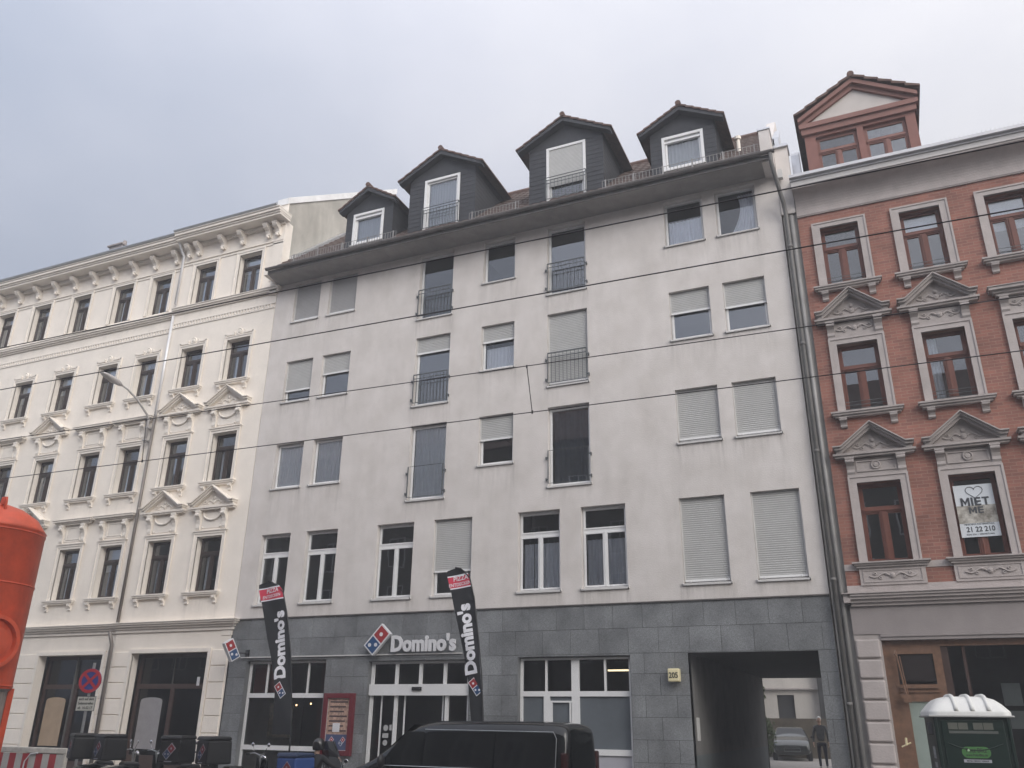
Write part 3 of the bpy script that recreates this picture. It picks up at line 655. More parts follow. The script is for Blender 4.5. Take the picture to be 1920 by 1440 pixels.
# snow guard
def guard(x0,x1):
    mb=MB(); y=-.50; zb=roofz(y)+.10; zt=zb+.24
    mb.box(x0,x1,y-.006,y+.006,zt-.012,zt); mb.box(x0,x1,y-.006,y+.006,zb,zb+.012)
    n=int((x1-x0)/.10)
    for i in range(n+1):
        x=x0+(x1-x0)*i/n; mb.box(x-.007,x+.007,y-.005,y+.005,zb,zt)
    k=int((x1-x0)/.85)
    for i in range(k+1):
        x=x0+.1+(x1-x0-.2)*i/max(1,k); mb.box(x-.018,x+.018,y-.02,y+.02,zb-.14,zt+.02); mb.tube([(x,y,zb+.06),(x,y+.25,zb+.14)],.012,5)
    return mb.build('snow_guard',M('galvanised_guard',(.28,.27,.26),.5,metal=.5,var=.15),B)
guard(-17.1,-12.95); guard(-10.3,-8.62); guard(-5.95,-1.5)
# dormers
def dormer(c,hf,hr,zap,zeave,win,wz,french,shut):
    """c centre, hf half face width, hr half roof width (outer), zap apex, zeave outer eave"""
    fl,fr=c-hf,c+hf; sl=(zap-zeave)/hr; zf=zap-.13-sl*hf
    mb=MB(); w0,w1=win; z0,z1=wz
    for a,b,cc,d in minus([(fl,fr,15.75,zf)],[(w0,w1,z0,z1)]): mb.quad((a,0,cc),(b,0,cc),(b,0,d),(a,0,d))
    mb.add([(fl,0,zf),(fr,0,zf),(c,0,zap-.13)],[(0,1,2)])
    # slate courses proud of the face
    zc=15.9
    while zc<zf-.05:
        for a,b,cc,d in minus([(fl,fr,zc,zc+.012)],[(w0-.05,w1+.05,z0-.05,z1+.05)]): mb.box(a,b,-.008,0,cc,d)
        zc+=.16
    for a,b in ((w0,w0),(w1,w1)): mb.quad((a,0,z0),(a,0,z1),(a,.12,z1),(a,.12,z0))
    yb=(zf-15.72)/.92-.85+.3
    for x in (fl,fr):
        mb.add([(x,0,15.75),(x,0,zf),(x,yb,zf)],[(0,1,2)])
        zc=16.1
        while zc<zf-.1:
            ye=(zc-15.72)/.92-.85
            if ye>0.1: mb.box(min(x,x+(.008 if x==fr else -.008)),max(x,x+(.008 if x==fr else -.008)),0,ye,zc,zc+.012)
            zc+=.16
    d=mb.build('dormer',m_slate,B,recalc=False)
    # roof: stepped tiles on two slopes
    mb=MB(); ye=(zap-15.72)/.92-.85+.3; y0=-.27
    for s in (-1,1):
        n=6
        for i in range(n):
            x0=c+s*hr*i/n; x1=c+s*hr*(i+1)/n+s*.03; za=zap-sl*hr*i/n; zb_=zap-sl*(abs(x1-c))
            yy=y0
            mb.prism([(x0,za-.02),(x1,zb_+.015),(x1,zb_-.035),(x0,za-.09)],'y',y0,ye)
    mb.tube([(c,y0-.03,zap+.01),(c,ye,zap+.01)],.085,8)
    mb.build('dormer_roof',m_redtile,d)
    mb=MB()
    for s in (-1,1): mb.prism([(c,zap-.09),(c+s*(hr-.03),zeave-.05),(c+s*(hr-.03),zeave-.16),(c,zap-.22)],'y',y0+.03,0)
    mb.build('dormer_verge',m_slate,d)
    # window
    mb=MB(); mb.rect_frame(w0-.02,w1+.02,z0-.02,z1+.02,.085,-.03,.12); mb.rect_frame(w0+.075,w1-.075,z0+.075,z1-.075,.05,.03,.10)
    if not french: mb.box(w0+.065,w1-.065,-.01,.09,z1-.20,z1-.15)
    w=mb.build('dormer_window_frame',m_pvc,d); 
    pane_mb([(w0+.12,w1-.12,z0+.12,z1-.12)],.07).build('dormer_pane',m_glass,d,recalc=False)
    mb=MB(); mb.box(w0-.05,w1+.05,-.08,0,z0-.055,z0-.02); mb.build('dormer_sill',m_alu,d)
    if shut:
        q=MB(); zb_=z1-(z1-z0)*shut; z=zb_
        while z<z1-.07:
            q.add([(w0+.07,.0,z),(w1-.07,.0,z),(w1-.07,-.008,z+.024),(w0+.07,-.008,z+.024),(w1-.07,0,z+.048),(w0+.07,0,z+.048)],[(0,1,2,3),(3,2,4,5)]); z+=.048
        q.box(w0+.07,w1-.07,-.012,.01,zb_-.05,zb_); q.build('roller_shutter',m_shutter,d,recalc=False)
    else:
        curtain_mb(w0+.12,w1-.12,z0+.1,z1-.1,.2,.012,.1).build('curtain',M('grey_net_curtain',(.40,.42,.45),.9,var=.05),d,recalc=False)
    if french:
        rr=MB(); a,b=w0-.03,w1+.03; zt=z0+.98; zb_=z0+.20; yr=-.10
        for zt_ in (zt,zt-.10,zt-.22,zb_): rr.box(a,b,yr-.008,yr+.008,zt_-.012,zt_+.006)
        for i in range(11):
            x=a+(b-a)*(i+.5)/11; rr.box(x-.006,x+.006,yr-.006,yr+.006,zb_,zt-.12)
        for x in (a,b): rr.box(x-.01,x+.01,yr-.01,.0,zb_,zb_+.03); rr.box(x-.01,x+.01,yr-.01,.0,zt-.02,zt); rr.box(x-.01,x+.01,yr-.01,yr+.01,zb_,zt)
        rr.build('dormer_railing',m_rail,d)
    return d
dormer(-14.38,.93,1.13,18.70,17.98,(-15.0,-13.82),(16.56,17.76),False,0)
dormer(-11.6,1.23,1.56,19.42,18.53,(-12.23,-10.96),(16.31,18.40),True,0)
dormer(-7.26,1.22,1.56,19.42,18.53,(-7.87,-6.62),(16.31,18.42),True,.66)
dormer(-3.62,.96,1.26,18.66,17.95,(-4.21,-3.03),(16.56,17.72),False,0)
for x,y,mm in ((-8.62,2.0,m_cream_lamp),(-2.15,.9,m_creamtrim)):
    mb=MB(); z=roofz(y); mb.tube([(x,y,z-.1),(x,y,z+.42)],.06,10); mb.tube([(x,y,z+.40),(x,y,z+.50)],.10,10); mb.build('vent_pipe',mm,B)
mb=MB(); mb.box(-13.6,-12.6,3.6,4.9,18.5,21.2); mb.build('rear_roof_block',m_redtile,B)
# right fire wall and parapet, stepped
mb=MB(); mb.box(-1.43,-1.15,-.78,.3,15.55,16.58); mb.box(-1.14,-.78,-.02,.4,14.3,16.42)
mb.prism([(.3,15.7),(.3,17.0),(3.3,19.9),(4.2,19.6),(12,16.6),(12,15.7)],'x',-1.43,-1.16); mb.build('parapet_wall',m_plaster,B)
mb=MB(); mb.box(-1.46,-1.12,-.81,.3,16.58,16.63); mb.box(-1.16,-.75,-.1,.42,16.42,16.50)
for i in range(4): mb.prism([(.55+i*.32,17.25+i*.29),(.55+i*.32+.3,17.25+i*.29+.27),(.55+i*.32+.3,17.20+i*.29+.27),(.55+i*.32,17.20+i*.29)],'x',-1.38,-.98)
mb.prism([(.45,16.3),(.5,17.2),(1.8,18.4),(1.8,16.3)],'x',-1.12,-1.0)
mb.prism([(.7,15.8),(.7,16.6),(1.3,17.1),(1.3,15.8)],'x',-.74,-.52)
mb.build('parapet_capping',m_zinc,B)
mb=MB(); mb.box(-1.1,-.98,-.22,-.08,15.35,15.62); mb.build('alarm_box',m_alu,B)
# downpipe
mb=MB(); mb.tube([(-1.18,-.92,15.72),(-1.18,-.90,15.4),(-1.12,-.62,14.95),(-1.04,-.26,14.5),(-1.02,-.14,14.15),(-1.02,-.12,13.6),(-1.02,-.12,GZ)],.055,10)
for z in (13.2,10.4,7.6,4.6,2.0): mb.tube([(-1.02,-.12,z),(-1.02,-.12,z+.08)],.07,10)
mb.build('downpipe',M('weathered_pipe',(.16,.155,.15),.6,metal=.2,var=.2),B,smooth=True)
# signs on the facade (each hangs on it: own thing)
mb=MB(); mb.box(-4.88,-4.61,-.16,.02,2.51,2.80); hn=empty('house_number_lamp',(-4.745,-.07,2.5),'cream square house number lamp reading 205 on the granite left of the passage','sign')
q=mb.build('lamp_box',m_cream_lamp,hn,bevel=.025)
mb=MB(); puttext(mb,'205',.17,(-4.745,-.163,2.595),*FW,ext=.002,off=.004,sx=.85); mb.build('number',m_text_dark,hn,recalc=False)
sg=empty('shop_sign',(-11.7,-.05,3.3),'white raised shop lettering with red and blue tile emblem above the glass entrance','sign')
mb=MB(); logo(mb,(-12.80,-.06,3.63),(1,0,0),(0,0,1),(0,-1,0),.36,R(47),0,.12); lg=mb.build('emblem',[m_white,m_signred,m_signblue],sg)
mb=MB(); puttext(mb,'Domino\'s',.56,(-12.42,-.08,3.33),*FW,ext=.022,off=.022,align='LEFT',sx=.90); mb.build('lettering',m_white,sg,recalc=False)
ps=empty('projecting_sign',(-17.4,-.1,3.3),'small double-sided emblem box sign projecting from the corner of the cream house','sign')
mb=MB(); u=Vector((.30,.954,0)).normalized(); nn=Vector((.954,-.30,0)).normalized()
logo(mb,Vector((-17.42,-.55,3.42))-nn*.09,u,(0,0,1),nn,.27,R(122),0,.14); mb.build('emblem_box',[m_white,m_signred,m_signblue],ps)
mb=MB(); mb.tube([(-17.40,-.3,3.36),(-17.3,.02,3.36)],.02,6); mb.box(-17.36,-17.24,-.02,.03,3.26,3.46); mb.build('bracket',m_black,ps)
mb=MB(); mb.box(-17.52,-10.3,-.02,.018,3.235,3.265); tag(mb.build('cable_duct',m_alu),'thin pale cable duct running along the granite above the shop window and entrance','cable duct')
mn=empty('menu_case',(-13.93,-.06,.7),'tall dark red wall case with a menu poster on granite pier left of the entrance','menu case')
mb=MB(); mb.rect_frame(-14.42,-13.46,.72,2.27,.13,-.10,.02); mb.box(-14.3,-13.58,-.02,.02,.84,2.15); mb.build('case_frame',M('dark_red_metal',(.13,.010,.018),.5,var=.1),mn,bevel=.01)
mb=MB(); mb.box(-14.28,-13.60,-.045,-.02,1.24,2.13); mb.build('menu_sheet',m_pink,mn)
mb=MB()
for i in range(7): mb.box(-14.22,-13.66-(i%3)*.05,-.05,-.0452,2.03-i*.12,2.07-i*.12)
mb.build('menu_print',M('menu_print',(.09,.06,.06),.7,var=.3,scale=30),mn)
mb=MB(); mb.box(-14.28,-13.60,-.045,-.02,.86,1.24); mb.build('blue_strip',M('menu_blue',(.06,.08,.17),.6),mn)
for x in (-14.12,-13.76): mb=MB(); logo(mb,(x,-.046,1.07),(1,0,0),(0,0,1),(0,-1,0),.10,R(50),0,.004); mb.build('emblem',[m_flagwhite,m_signred,m_signblue],mn)
mb=MB(); mb.box(-14.08,-13.86,-.058,-.05,1.30,1.52); mb.build('notice_sheet',m_white,mn)
mb=MB(); mb.rect_frame(-14.3,-13.58,.84,2.15,.02,-.06,-.05); mb.build('inner_frame',m_alu,mn)

# ================================================================== CREAM BUILDING (left)
A=empty('apartment_building',(-30,0,GZ),'long cream stucco apartment house with white pediments and a bracketed roof cornice, on the left','building')
AX0,AXM,AX1=-46,-22.62,-17.97
cols_r=[(-19.87,-18.85),(-21.93,-20.93)]
rts=[-23.17,-25.11,-27.38,-29.62,-31.75,-33.95,-36.1,-38.3,-40.5]
cols_l=[(r_-.98,r_) for r_ in rts]
zr={'A':(15.66,17.26),'B':(12.28,13.86),'C':(8.74,10.42),'D':(5.22,6.95)}
hr_=[(a,b,*zr[k]) for k in zr for a,b in cols_r]+[(-21.78,-18.74,GZ,3.44)]
hl_=[(a,b,*zr[k]) for k in zr for a,b in cols_l]+[(-25.98,-23.1,GZ,3.44),(-30.4,-27.4,GZ,3.44),(-35,-32,GZ,3.44),(-40,-37,GZ,3.44)]
YR,YL=0.,.09
wl1=wall(AXM,AX1,GZ,18.3,hr_,YR,.26,.16); wl1.quad((AXM,YR,GZ),(AXM,YL,GZ),(AXM,YL,18.3),(AXM,YR,18.3)); wl1.quad((AX1,YR,4),(AX1,.4,4),(AX1,.4,18.3),(AX1,YR,18.3))
w2=wall(AX0,AXM,GZ,18.2,hl_,YL,.26,.16); wl1.add(w2.v,w2.f); wo=wl1.build('wall',m_cream,A,recalc=False); grime(wo,[(h[0]-.1,h[1]+.1,h[2]-.3,h[3]) for h in hr_+hl_ if h[2]>4],.5)
mb=MB(); mb.box(AX0,AX1-.3,2.6,2.7,GZ,18)
for z in (4.0,7.6,11.1,14.7,18.1): mb.box(AX0,AX1-.3,.4,2.6,z,z+.15)
for i in range(14): mb.box(-18.3-i*2.1,-18.25-i*2.1,.4,2.6,GZ,18)
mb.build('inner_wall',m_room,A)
for sec,cols,yy in (('r',cols_r,YR),('l',cols_l,YL)):
    for ci,(a,b) in enumerate(cols):
        cx=(a+b)/2
        for k in zr:
            z0,z1=zr[k]
            w=old_window(A,a+.01,b-.01,z0+.01,z1-.01,yy+.22,m_brownframe,curt=True)
            surround(w,a,b,z0,z1,.11,yy,m_creamtrim,.035,top=.10)
            if k=='A': continue
            sill_bracketed(w,cx,z0-.0,.72,yy,m_creamtrim,.15,.12,.22,.12)
            if k=='B':
                mb=MB(); zt=z1+.14
                for s in (-1,1):
                    mb.box(min(cx+s*.2,cx+s*.62),max(cx+s*.2,cx+s*.62),yy-.05,yy+.02,zt+.02,zt+.07); mb.box(cx+s*.60-.04,cx+s*.60+.04,yy-.05,yy+.02,zt-.25,zt+.08)
                    mb.tube([(cx+s*(.2+.1*i/6),yy-.03,zt+.08+.07*math.sin(i*.8)) for i in range(7)],.016,5)
                    pass
                mb.lathe([(.001,-.06),(.06,-.055),(.075,-.03),(.11,-.05),(.13,-.03),(.13,.0)],(cx,yy,zt+.12),'y',16)
                mb.build('window_ornament',m_creamtrim,w)
            else:
                pd=(sec=='r') or (ci in (2,6))
                # panel between head and hood with consoles, garland and bosses
                mb=MB(); zb=z1+.16; zt=zb+.66
                corn(mb,a-.10,b+.10,zb-.04,[(.035,.05),(.03,.08)],yy)
                for s in (-1,1): console(mb,cx+s*.52,.15,zb+.06,zt+.02,yy,.16); mb.ball((cx+s*.36,yy-.02,zb+.14),.035,(1,.7,1),6)
                mb.box(cx-.42,cx+.42,yy-.015,yy+.02,zb+.10,zt)
                if pd:
                    pts=[(cx+.36*math.cos(math.pi+math.pi*i/12),yy-.04,zt-.06+.24*math.sin(math.pi+math.pi*i/12)) for i in range(13)]
                    mb.tube(pts,[.018+.016*math.sin(math.pi*i/12) for i in range(13)],7)
                else: mb.rect_frame(cx-.34,cx+.34,zb+.16,zt-.06,.03,yy-.03,yy-.015)
                mb.build('hood_panel',m_creamtrim,w)
                if pd: pediment(w,cx,zt+.02,.88,.78,yy,m_creamtrim,.24)
                else: flathood(w,cx,zt+.02,.79,yy,m_creamtrim,.22)
# string courses and cornices
def strings(x0,x1,yy,dz,rl):
    for z,st in ((4.06,[(.10,.05),(.07,.10),(.06,.17),(.05,.22),(.02,.25)]),(15.36+dz,[(.06,.06),(.06,.12),(.07,.17),(.02,.20)])):
        zz=z; mb=MB()
        for h,p in st: mb.box(x0,x1+(p if rl else 0),yy-p,yy+.03,zz,zz+h); zz+=h
        mb.build('string_course',m_creamtrim,A)
    mb=MB()
    mb.box(x0,x1,yy-.03,yy+.02,14.80+dz,14.85+dz); mb.box(x0,x1,yy-.04,yy+.02,14.97+dz,15.0+dz)
    n=int((x1-x0)/.13)
    for i in range(n): mb.box(x0+i*.13+.02,x0+i*.13+.085,yy-.035,yy+.02,14.84+dz,14.98+dz)
    mb.build('dentil_course',m_creamtrim,A)
    mb=MB(); 
    for z,h,p in ((17.50,.05,.03),(17.62,.03,.045),(18.25,.10,.12),(18.35,.08,.55),(18.43,.06,.60),(18.49,.10,.66),(18.59,.03,.70)): mb.box(x0,x1+(p*.3 if rl else 0),yy-p,yy+.03,z+dz-.1,z+h+dz-.1)
    mb.build('roof_cornice',m_creamtrim,A)
    mb=MB(); n=int((x1-x0)/.09)
    for i in range(n): mb.box(x0+i*.09,x0+i*.09+.05,yy-.12,yy-.0,18.10+dz,18.15+dz)
    mb.build('dentil_band',m_creamtrim,A)
    return
strings(AXM,AX1,YR,-.02,True); strings(AX0,AXM,YL,-.10,False)
brs=[(-22.3,YR,-.02),(-21.85,YR,-.02),(-20.7,YR,-.02),(-19.8,YR,-.02),(-18.62,YR,-.02),(-18.2,YR,-.02)]+[(-22.95-.05-1.07*i,YL,-.10) for i in range(21)]
for x,yy,dz in brs:
    mb=MB(); console(mb,x,.17,17.72+dz,18.16+dz,yy,.36); mb.ball((x,yy-.12,17.72+dz),.06,(1,1,1),7); mb.build('cornice_bracket',m_creamtrim,A)
# rusticated ground floor
def rust(x0,x1,yy):
    z=3.50; mb=MB()
    while z>GZ+.1:
        zb=max(z-.46,GZ); mb.box(x0,x1,yy-.035,yy+.01,zb+.012,z-.012); z-=.46
    return mb.build('rusticated_pier',m_cream,A,bevel=.012)
rust(-18.60,-18.02,YR); rust(-22.58,-21.9,YR); rust(-23.0,-22.68,YL); rust(-27.3,-26.1,YL); rust(-31.9,-30.5,YL); rust(-36.9,-35.1,YL)
for a,b,yy in ((-21.78,-18.74,YR),(-25.98,-23.1,YL),(-30.4,-27.4,YL)):
    mb=MB(); mb.rect_frame(a-.11,b+.11,GZ-.2,3.55,.11,yy-.06,yy+.03); mb.build('shop_opening_trim',m_creamtrim,A)
    mb=MB(); y=yy+.35
    mb.rect_frame(a,b,GZ,3.44,.12,y,y+.08); mb.box(a+.12,b-.12,y,y+.08,2.42,2.56); x1_=a+1.42; mb.box(x1_,x1_+.14,y,y+.08,GZ,2.42); mb.box(a+.12,x1_,y,y+.06,GZ,.55)
    mb.box(x1_+.14,b-.12,y,y+.06,GZ,.3); sf=mb.build('shopfront',m_wood_d,A)
    pane_mb([(a+.12,b-.12,GZ+.02,3.4)],y+.05).build('pane',glassmat('dark_shop_glass',(.3,.28,.27),.9),sf,recalc=False)
    # arched door panel
    c0=a+.32; c1=c0+.86; q=[(c0,.72),(c1,.72),(c1,2.05)]+[((c0+c1)/2+.43*math.cos(t_*math.pi/10),2.08+.09*math.sin(t_*math.pi/10)) for t_ in range(1,10)]+[(c0,2.05)]
    mb=MB(); mb.prism(q,'y',y-.03,y-.005); mb.build('arched_panel',m_greypanel if yy==YR else m_tan,sf)
    mb=MB(); mb.box(b-.62,b-.52,y-.02,y-.004,2.5,2.75); mb.build('notice',m_white,sf)
mb=MB(); mb.box(-18.35,-17.97,YR-.02,.03,3.9,4.05); mb.build('corner_block',m_creamtrim,A)
# roof, chimney, party wall
mb=MB(); mb.quad((AX0,-.60,18.46),(AX1-.45,-.60,18.48),(AX1-.45,6.9,23.9),(AX0,6.9,23.9)); mb.quad((AX0,6.9,23.9),(AX1-.45,6.9,23.9),(AX1-.45,14,19),(AX0,14,19)); mb.build('roof',M('dark_roof_slate',(.09,.095,.11),.6,var=.2),A,recalc=False)
mb=MB(); mb.tube([(AX0,-.62,18.50),(AXM,-.62,18.50)],.06,8); mb.build('gutter',m_steel,A); mb=MB(); mb.tube([(AXM,-.71,18.56),(AX1+.1,-.71,18.56)],.05,8); mb.build('gutter',m_steel,A)
mb=MB(); mb.box(-35.3,-34.4,6.4,7.1,23.3,24.75); mb.box(-35.38,-34.32,6.3,7.2,24.75,24.83); mb.tube([(-34.6,6.7,24.83),(-34.6,6.7,25.15)],.10,8); mb.build('chimney',brickmat('chimney_brick',(.30,.26,.25),(.26,.22,.21),(.3,.28,.27),.25,.08),A)
mb=MB(); mb.tube([(-36.5+i*.28,6.1,24.05) for i in range(14)],.02,4); mb.build('roof_rail',m_alu,A)
prof=[(.02,14.9),(.02,19.2),(7.0,24.1),(7.0,14.9)]
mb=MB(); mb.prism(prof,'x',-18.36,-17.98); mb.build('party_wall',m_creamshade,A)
mb=MB(); mb.box(-18.40,-17.94,-.03,.02,15.9,19.25); mb.build('party_wall_front',m_cream,A)
mb=MB(); mb.prism([(-.06,19.24),(7.0,24.2),(7.0,23.92),(-.06,18.98)],'x',-18.42,-17.93); mb.build('party_wall_capping',M('white_capping',(.78,.78,.78),.5),A)
mb=MB(); mb.prism([(.4,17.0),(3.2,19.62),(3.2,19.4),(.4,16.8)],'x',-17.97,-17.62); mb.build('lead_flashing',m_zinc,A)
mb=MB(); mb.box(-18.1,-17.9,-.62,.02,15.75,15.95); mb.box(-18.2,-17.93,-.12,.02,15.3,15.9); mb.build('eave_corner',m_creamtrim,A)
# downpipe between the two sections
mb=MB(); mb.m=0; mb.tube([(-22.6,-.55,18.45),(-22.6,-.3,18.1),(-22.60,-.06,17.8),(-22.60,-.06,15.8)],.05,10); mb.tube([(-22.60,-.06,15.3),(-22.60,-.06,11.4)],.05,10)
mb.m=1; mb.tube([(-22.60,-.06,11.4),(-22.60,-.06,4.4)],.05,10); mb.tube([(-22.60,-.30,4.1),(-22.60,-.13,3.7),(-22.60,-.09,GZ)],.06,10)
mb.build('downpipe',[M('new_zinc_pipe',(.75,.75,.76),.4,metal=.2,var=.05),M('old_zinc_pipe',(.20,.18,.165),.5,metal=.3,var=.15)],A,smooth=True)

# ================================================================== BRICK BUILDING (right)
D=empty('apartment_building',(4,0,GZ),'red brick apartment house with grey stone window surrounds and a terracotta gabled dormer','building')
DX0,DX1=-.76,11.0
cols=[.21,2.10,4.00,5.90,7.8,9.7]
hd=[]
for c in cols:
    hd+= [(c-.46,c+.46,11.92,13.66),(c-.46,c+.46,8.54,10.31),(c-.47,c+.47,4.99,6.81)]
wall(DX0,DX1,4.95,14.15,hd,0,.24).build('brick_wall',m_brick,D,recalc=False)
mb=MB(); mb.box(-1.12,DX0,.06,.3,GZ,15.3); mb.build('corner_pier',m_greypier,D)
mb=MB(); mb.tube([(-.90,-.03,14.2),(-.90,-.03,GZ)],.055,8)
mb.build('downpipe',M('old_grey_pipe',(.27,.265,.26),.6,metal=.2,var=.2),D,smooth=True)
mb=MB(); mb.box(DX0,DX1,2.4,2.5,GZ,15)
for z in (4.1,7.9,11.3,14.6): mb.box(DX0,DX1,.3,2.4,z,z+.12)
for c in cols: mb.box(c+.93,c+.98,.3,2.4,4.2,15)
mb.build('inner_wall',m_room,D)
mb=MB(); mb.box(DX1-.2,DX1,.24,12,GZ,15); mb.box(DX0,DX1,11.8,12,GZ,15); mb.box(DX0,DX0+.2,.24,12,GZ,15); mb.build('side_wall',m_greypier,D)
for i,c in enumerate(cols):
    for row,(z0,z1) in enumerate(((11.92,13.66),(8.54,10.31),(4.99,6.81))):
        a,b=c-.46,c+.46
        w=old_window(D,a+.005,b-.005,z0+.005,z1-.005,.17,m_redframe,mull=.13,transom=.66,curt=(row<2 and i in(1,2,4)),bars=(row<2))
        if row==0:
            surround(w,a,b,z0,z1,.17,0,m_stone,.05,top=.13)
            sill_bracketed(w,c,z0-.0,.80,0,m_stone_d,.20,.15,.24,.20)
        else:
            surround(w,a,b,z0,z1,.155,0,m_stone,.055,top=.14)
            mb=MB(); zb=z1+.17; zt=zb+.40
            mb.box(c-.62,c+.62,-.035,.02,zb,zt); mb.box(c-.63,c+.63,-.065,.02,zb-.02,zb+.03)
            for s in (-1,1): console(mb,c+s*.545,.17,zb+.03,zt+.02,-.02,.17)
            if row==1: scrollwork(mb,c,(zb+zt)/2+.02,.86,.30,-.035,.02)
            else:
                mb.rect_frame(c-.42,c+.42,zb+.08,zt-.06,.025,-.06,-.035); mb.lathe([(.001,-.05),(.05,-.045),(.06,-.02),(.09,-.045),(.11,-.03),(.11,.0)],(c,-.03,(zb+zt)/2+.02),'y',16)
            mb.build('carved_frieze',m_stone_d,w)
            if row==1 and i%3==2: flathood(w,c,zt+.02,.66,0,m_stone_d,.26,1.2)
            else: pediment(w,c,zt+.02,.81,.82 if row==1 else .80,0,m_stone_d,.28)
            if row==1: sill_bracketed(w,c,z0,.80,0,m_stone_d,.20,.15,.24,.20)
            else:
                mb=MB(); corn(mb,c-.62,c+.62,z0-.12,[(.05,.10),(.04,.14),(.03,.18)],0); mb.build('window_sill',m_stone_d,w)
                mb=MB(); mb.box(c-.67,c+.67,-.055,.02,z0-.50,z0-.12); mb.rect_frame(c-.6,c+.6,z0-.44,z0-.17,.02,-.07,-.055); scrollwork(mb,c,z0-.305,.95,.26,-.06,.016); mb.build('apron_panel',m_stone,w)
for a,b,c_,d in minus([(DX0,DX1,4.83,4.97)],[(c-.67,c+.67,4.5,4.99) for c in cols]): mb=MB(); mb.box(a,b,-.02,.03,c_,d); mb.build('string_course',m_stone,D)
mb=MB(); mb.box(DX0,DX1,-.03,.03,4.33,4.50); mb.build('string_course',m_stone,D)
for a,b,c_,d in minus([(DX0,DX1,4.50,4.83)],[(c-.67,c+.67,4.4,4.99) for c in cols]):
    mb=MB(); mb.quad((a,0,c_),(b,0,c_),(b,0,d),(a,0,d)); mb.build('brick_band',m_brick,D,recalc=False)
mb=MB(); corn(mb,DX0+.04,DX1,4.05,[(.07,.08),(.07,.14),(.06,.20),(.05,.24),(.02,.27)],0,False)
mb.box(DX0-.12,DX0+.04,-.27,.03,4.30,4.32); mb.box(DX0-.1,DX0+.04,-.2,.03,4.12,4.30); mb.build('shop_cornice',m_stone,D)
mb=MB(); mb.box(DX0,DX1,-.02,.3,3.46,4.05); mb.box(-.22,DX1,-.045,.02,3.40,3.46); mb.box(-.22,DX1,-.02,.3,3.33,3.40); mb.build('shop_fascia',M('shop_fascia_dark',(.29,.26,.255),.85,var=.08,scale=2,bump=.2,streak=.15),D)  # fascia set darker than the other stone trim
# frieze + roof cornice
mb=MB(); mb.box(DX0,DX1,-.03,.3,14.20,14.78); mb.box(DX0,DX1,-.06,.3,14.13,14.20); mb.box(DX0,DX1,-.045,.3,14.10,14.13)
for i in range(10):
    t0=i/10*math.pi/2; t1=(i+1)/10*math.pi/2
    mb.add([(DX0,-.03-.42*(1-math.cos(t0)),14.28+.45*math.sin(t0)),(DX1,-.03-.42*(1-math.cos(t0)),14.28+.45*math.sin(t0)),(DX1,-.03-.42*(1-math.cos(t1)),14.28+.45*math.sin(t1)),(DX0,-.03-.42*(1-math.cos(t1)),14.28+.45*math.sin(t1))],[(0,1,2,3)])
mb.box(DX0-.02,DX1,-.47,.3,14.73,14.78)
mb.build('roof_cornice',m_stone,D)
mb=MB(); mb.box(DX0-.03,DX1,-.50,.3,14.78,14.97); mb.build('cornice_fascia',M('pale_fascia',(.55,.53,.52),.7,var=.06),D)
mb=MB(); mb.box(DX0-.05,DX1,-.54,-.47,14.93,15.02); mb.box(DX0-.05,DX1,-.63,-.54,14.99,15.07); mb.box(DX0-.05,DX1,-.61,.1,15.07,15.09); mb.build('metal_gutter',M('bright_zinc',(.55,.55,.57),.5,metal=.3,var=.08),D)
mb=MB()
mb.quad((DX0,-.4,15.08),(DX1,-.4,15.08),(DX1,5.5,19.0),(DX0,5.5,19.0)); mb.quad((DX0,5.5,19.0),(DX1,5.5,19.0),(DX1,12,15.3),(DX0,12,15.3)); mb.build('roof',m_tile,D,recalc=False)
mb=MB()
for i in range(80):
    x=2.9+i*.10; mb.box(x-.004,x+.004,-.2,-.19,15.2,15.42)
mb.box(2.9,11,-.2,-.19,15.36,15.37); mb.build('snow_guard',m_steel,D)
# terracotta dormer
m_terra=M('terracotta_render',(.23,.11,.092),.8,var=.12,scale=3,bump=.1); m_terra2=M('terracotta_trim',(.25,.13,.11),.8,var=.1,scale=3)
c=1.09; f0,f1=-.30,2.46; mb=MB()
hh=[(-.02,1.02,15.12,16.52),(1.18,2.22,15.12,16.52)]
w3=wall(f0,f1,15.0,17.0,hh,0,.14); w3.quad((f0,0,15.2),(f0,3.4,17.0),(f0,0,17.0),(f0,0,17.0)) if 0 else None
w3.add([(f0,0,15.2),(f0,0,17.0),(f0,3.2,17.0)],[(0,1,2)]); w3.add([(f1,0,15.2),(f1,0,17.0),(f1,3.2,17.0)],[(0,1,2)])
dd=w3.build('dormer',m_terra,D,recalc=False)
mb=MB(); mb.box(f0-.06,f1+.06,-.08,.05,16.62,16.80); mb.box(f0-.10,f1+.10,-.14,.05,16.80,16.94); 
ap=18.05; hw=1.50
for s in (-1,1):
    for t0,t1,p in ((-.30,-.16,.10),(-.16,-.02,.20)):
        mb.prism([(c,ap+t0),(c+s*hw,17.12+t0+.02),(c+s*hw,17.12+t1),(c,ap+t1)],'y',-p,.1)
mb.build('dormer_trim',m_terra2,dd)
mb=MB(); mb.prism([(f0+.1,16.94),(f1-.1,16.94),(c,17.85)],'y',-.02,.04); mb.build('tympanum',M('pale_tympanum',(.55,.51,.48),.8),dd)
mb=MB()
for s in (-1,1):
    n=5
    for i in range(n):
        x0=c+s*1.56*i/n; x1=c+s*1.56*(i+1)/n+s*.03; za=ap+.06-.90*i/n; zb_=ap+.06-.90*(i+1)/n-.0
        mb.prism([(x0,za-.0),(x1,zb_+.03),(x1,zb_-.03),(x0,za-.08)],'y',-.26,4.6)
mb.tube([(c,-.28,ap+.07),(c,4.6,ap+.07)],.09,8); mb.build('dormer_roof',m_redtile,dd)
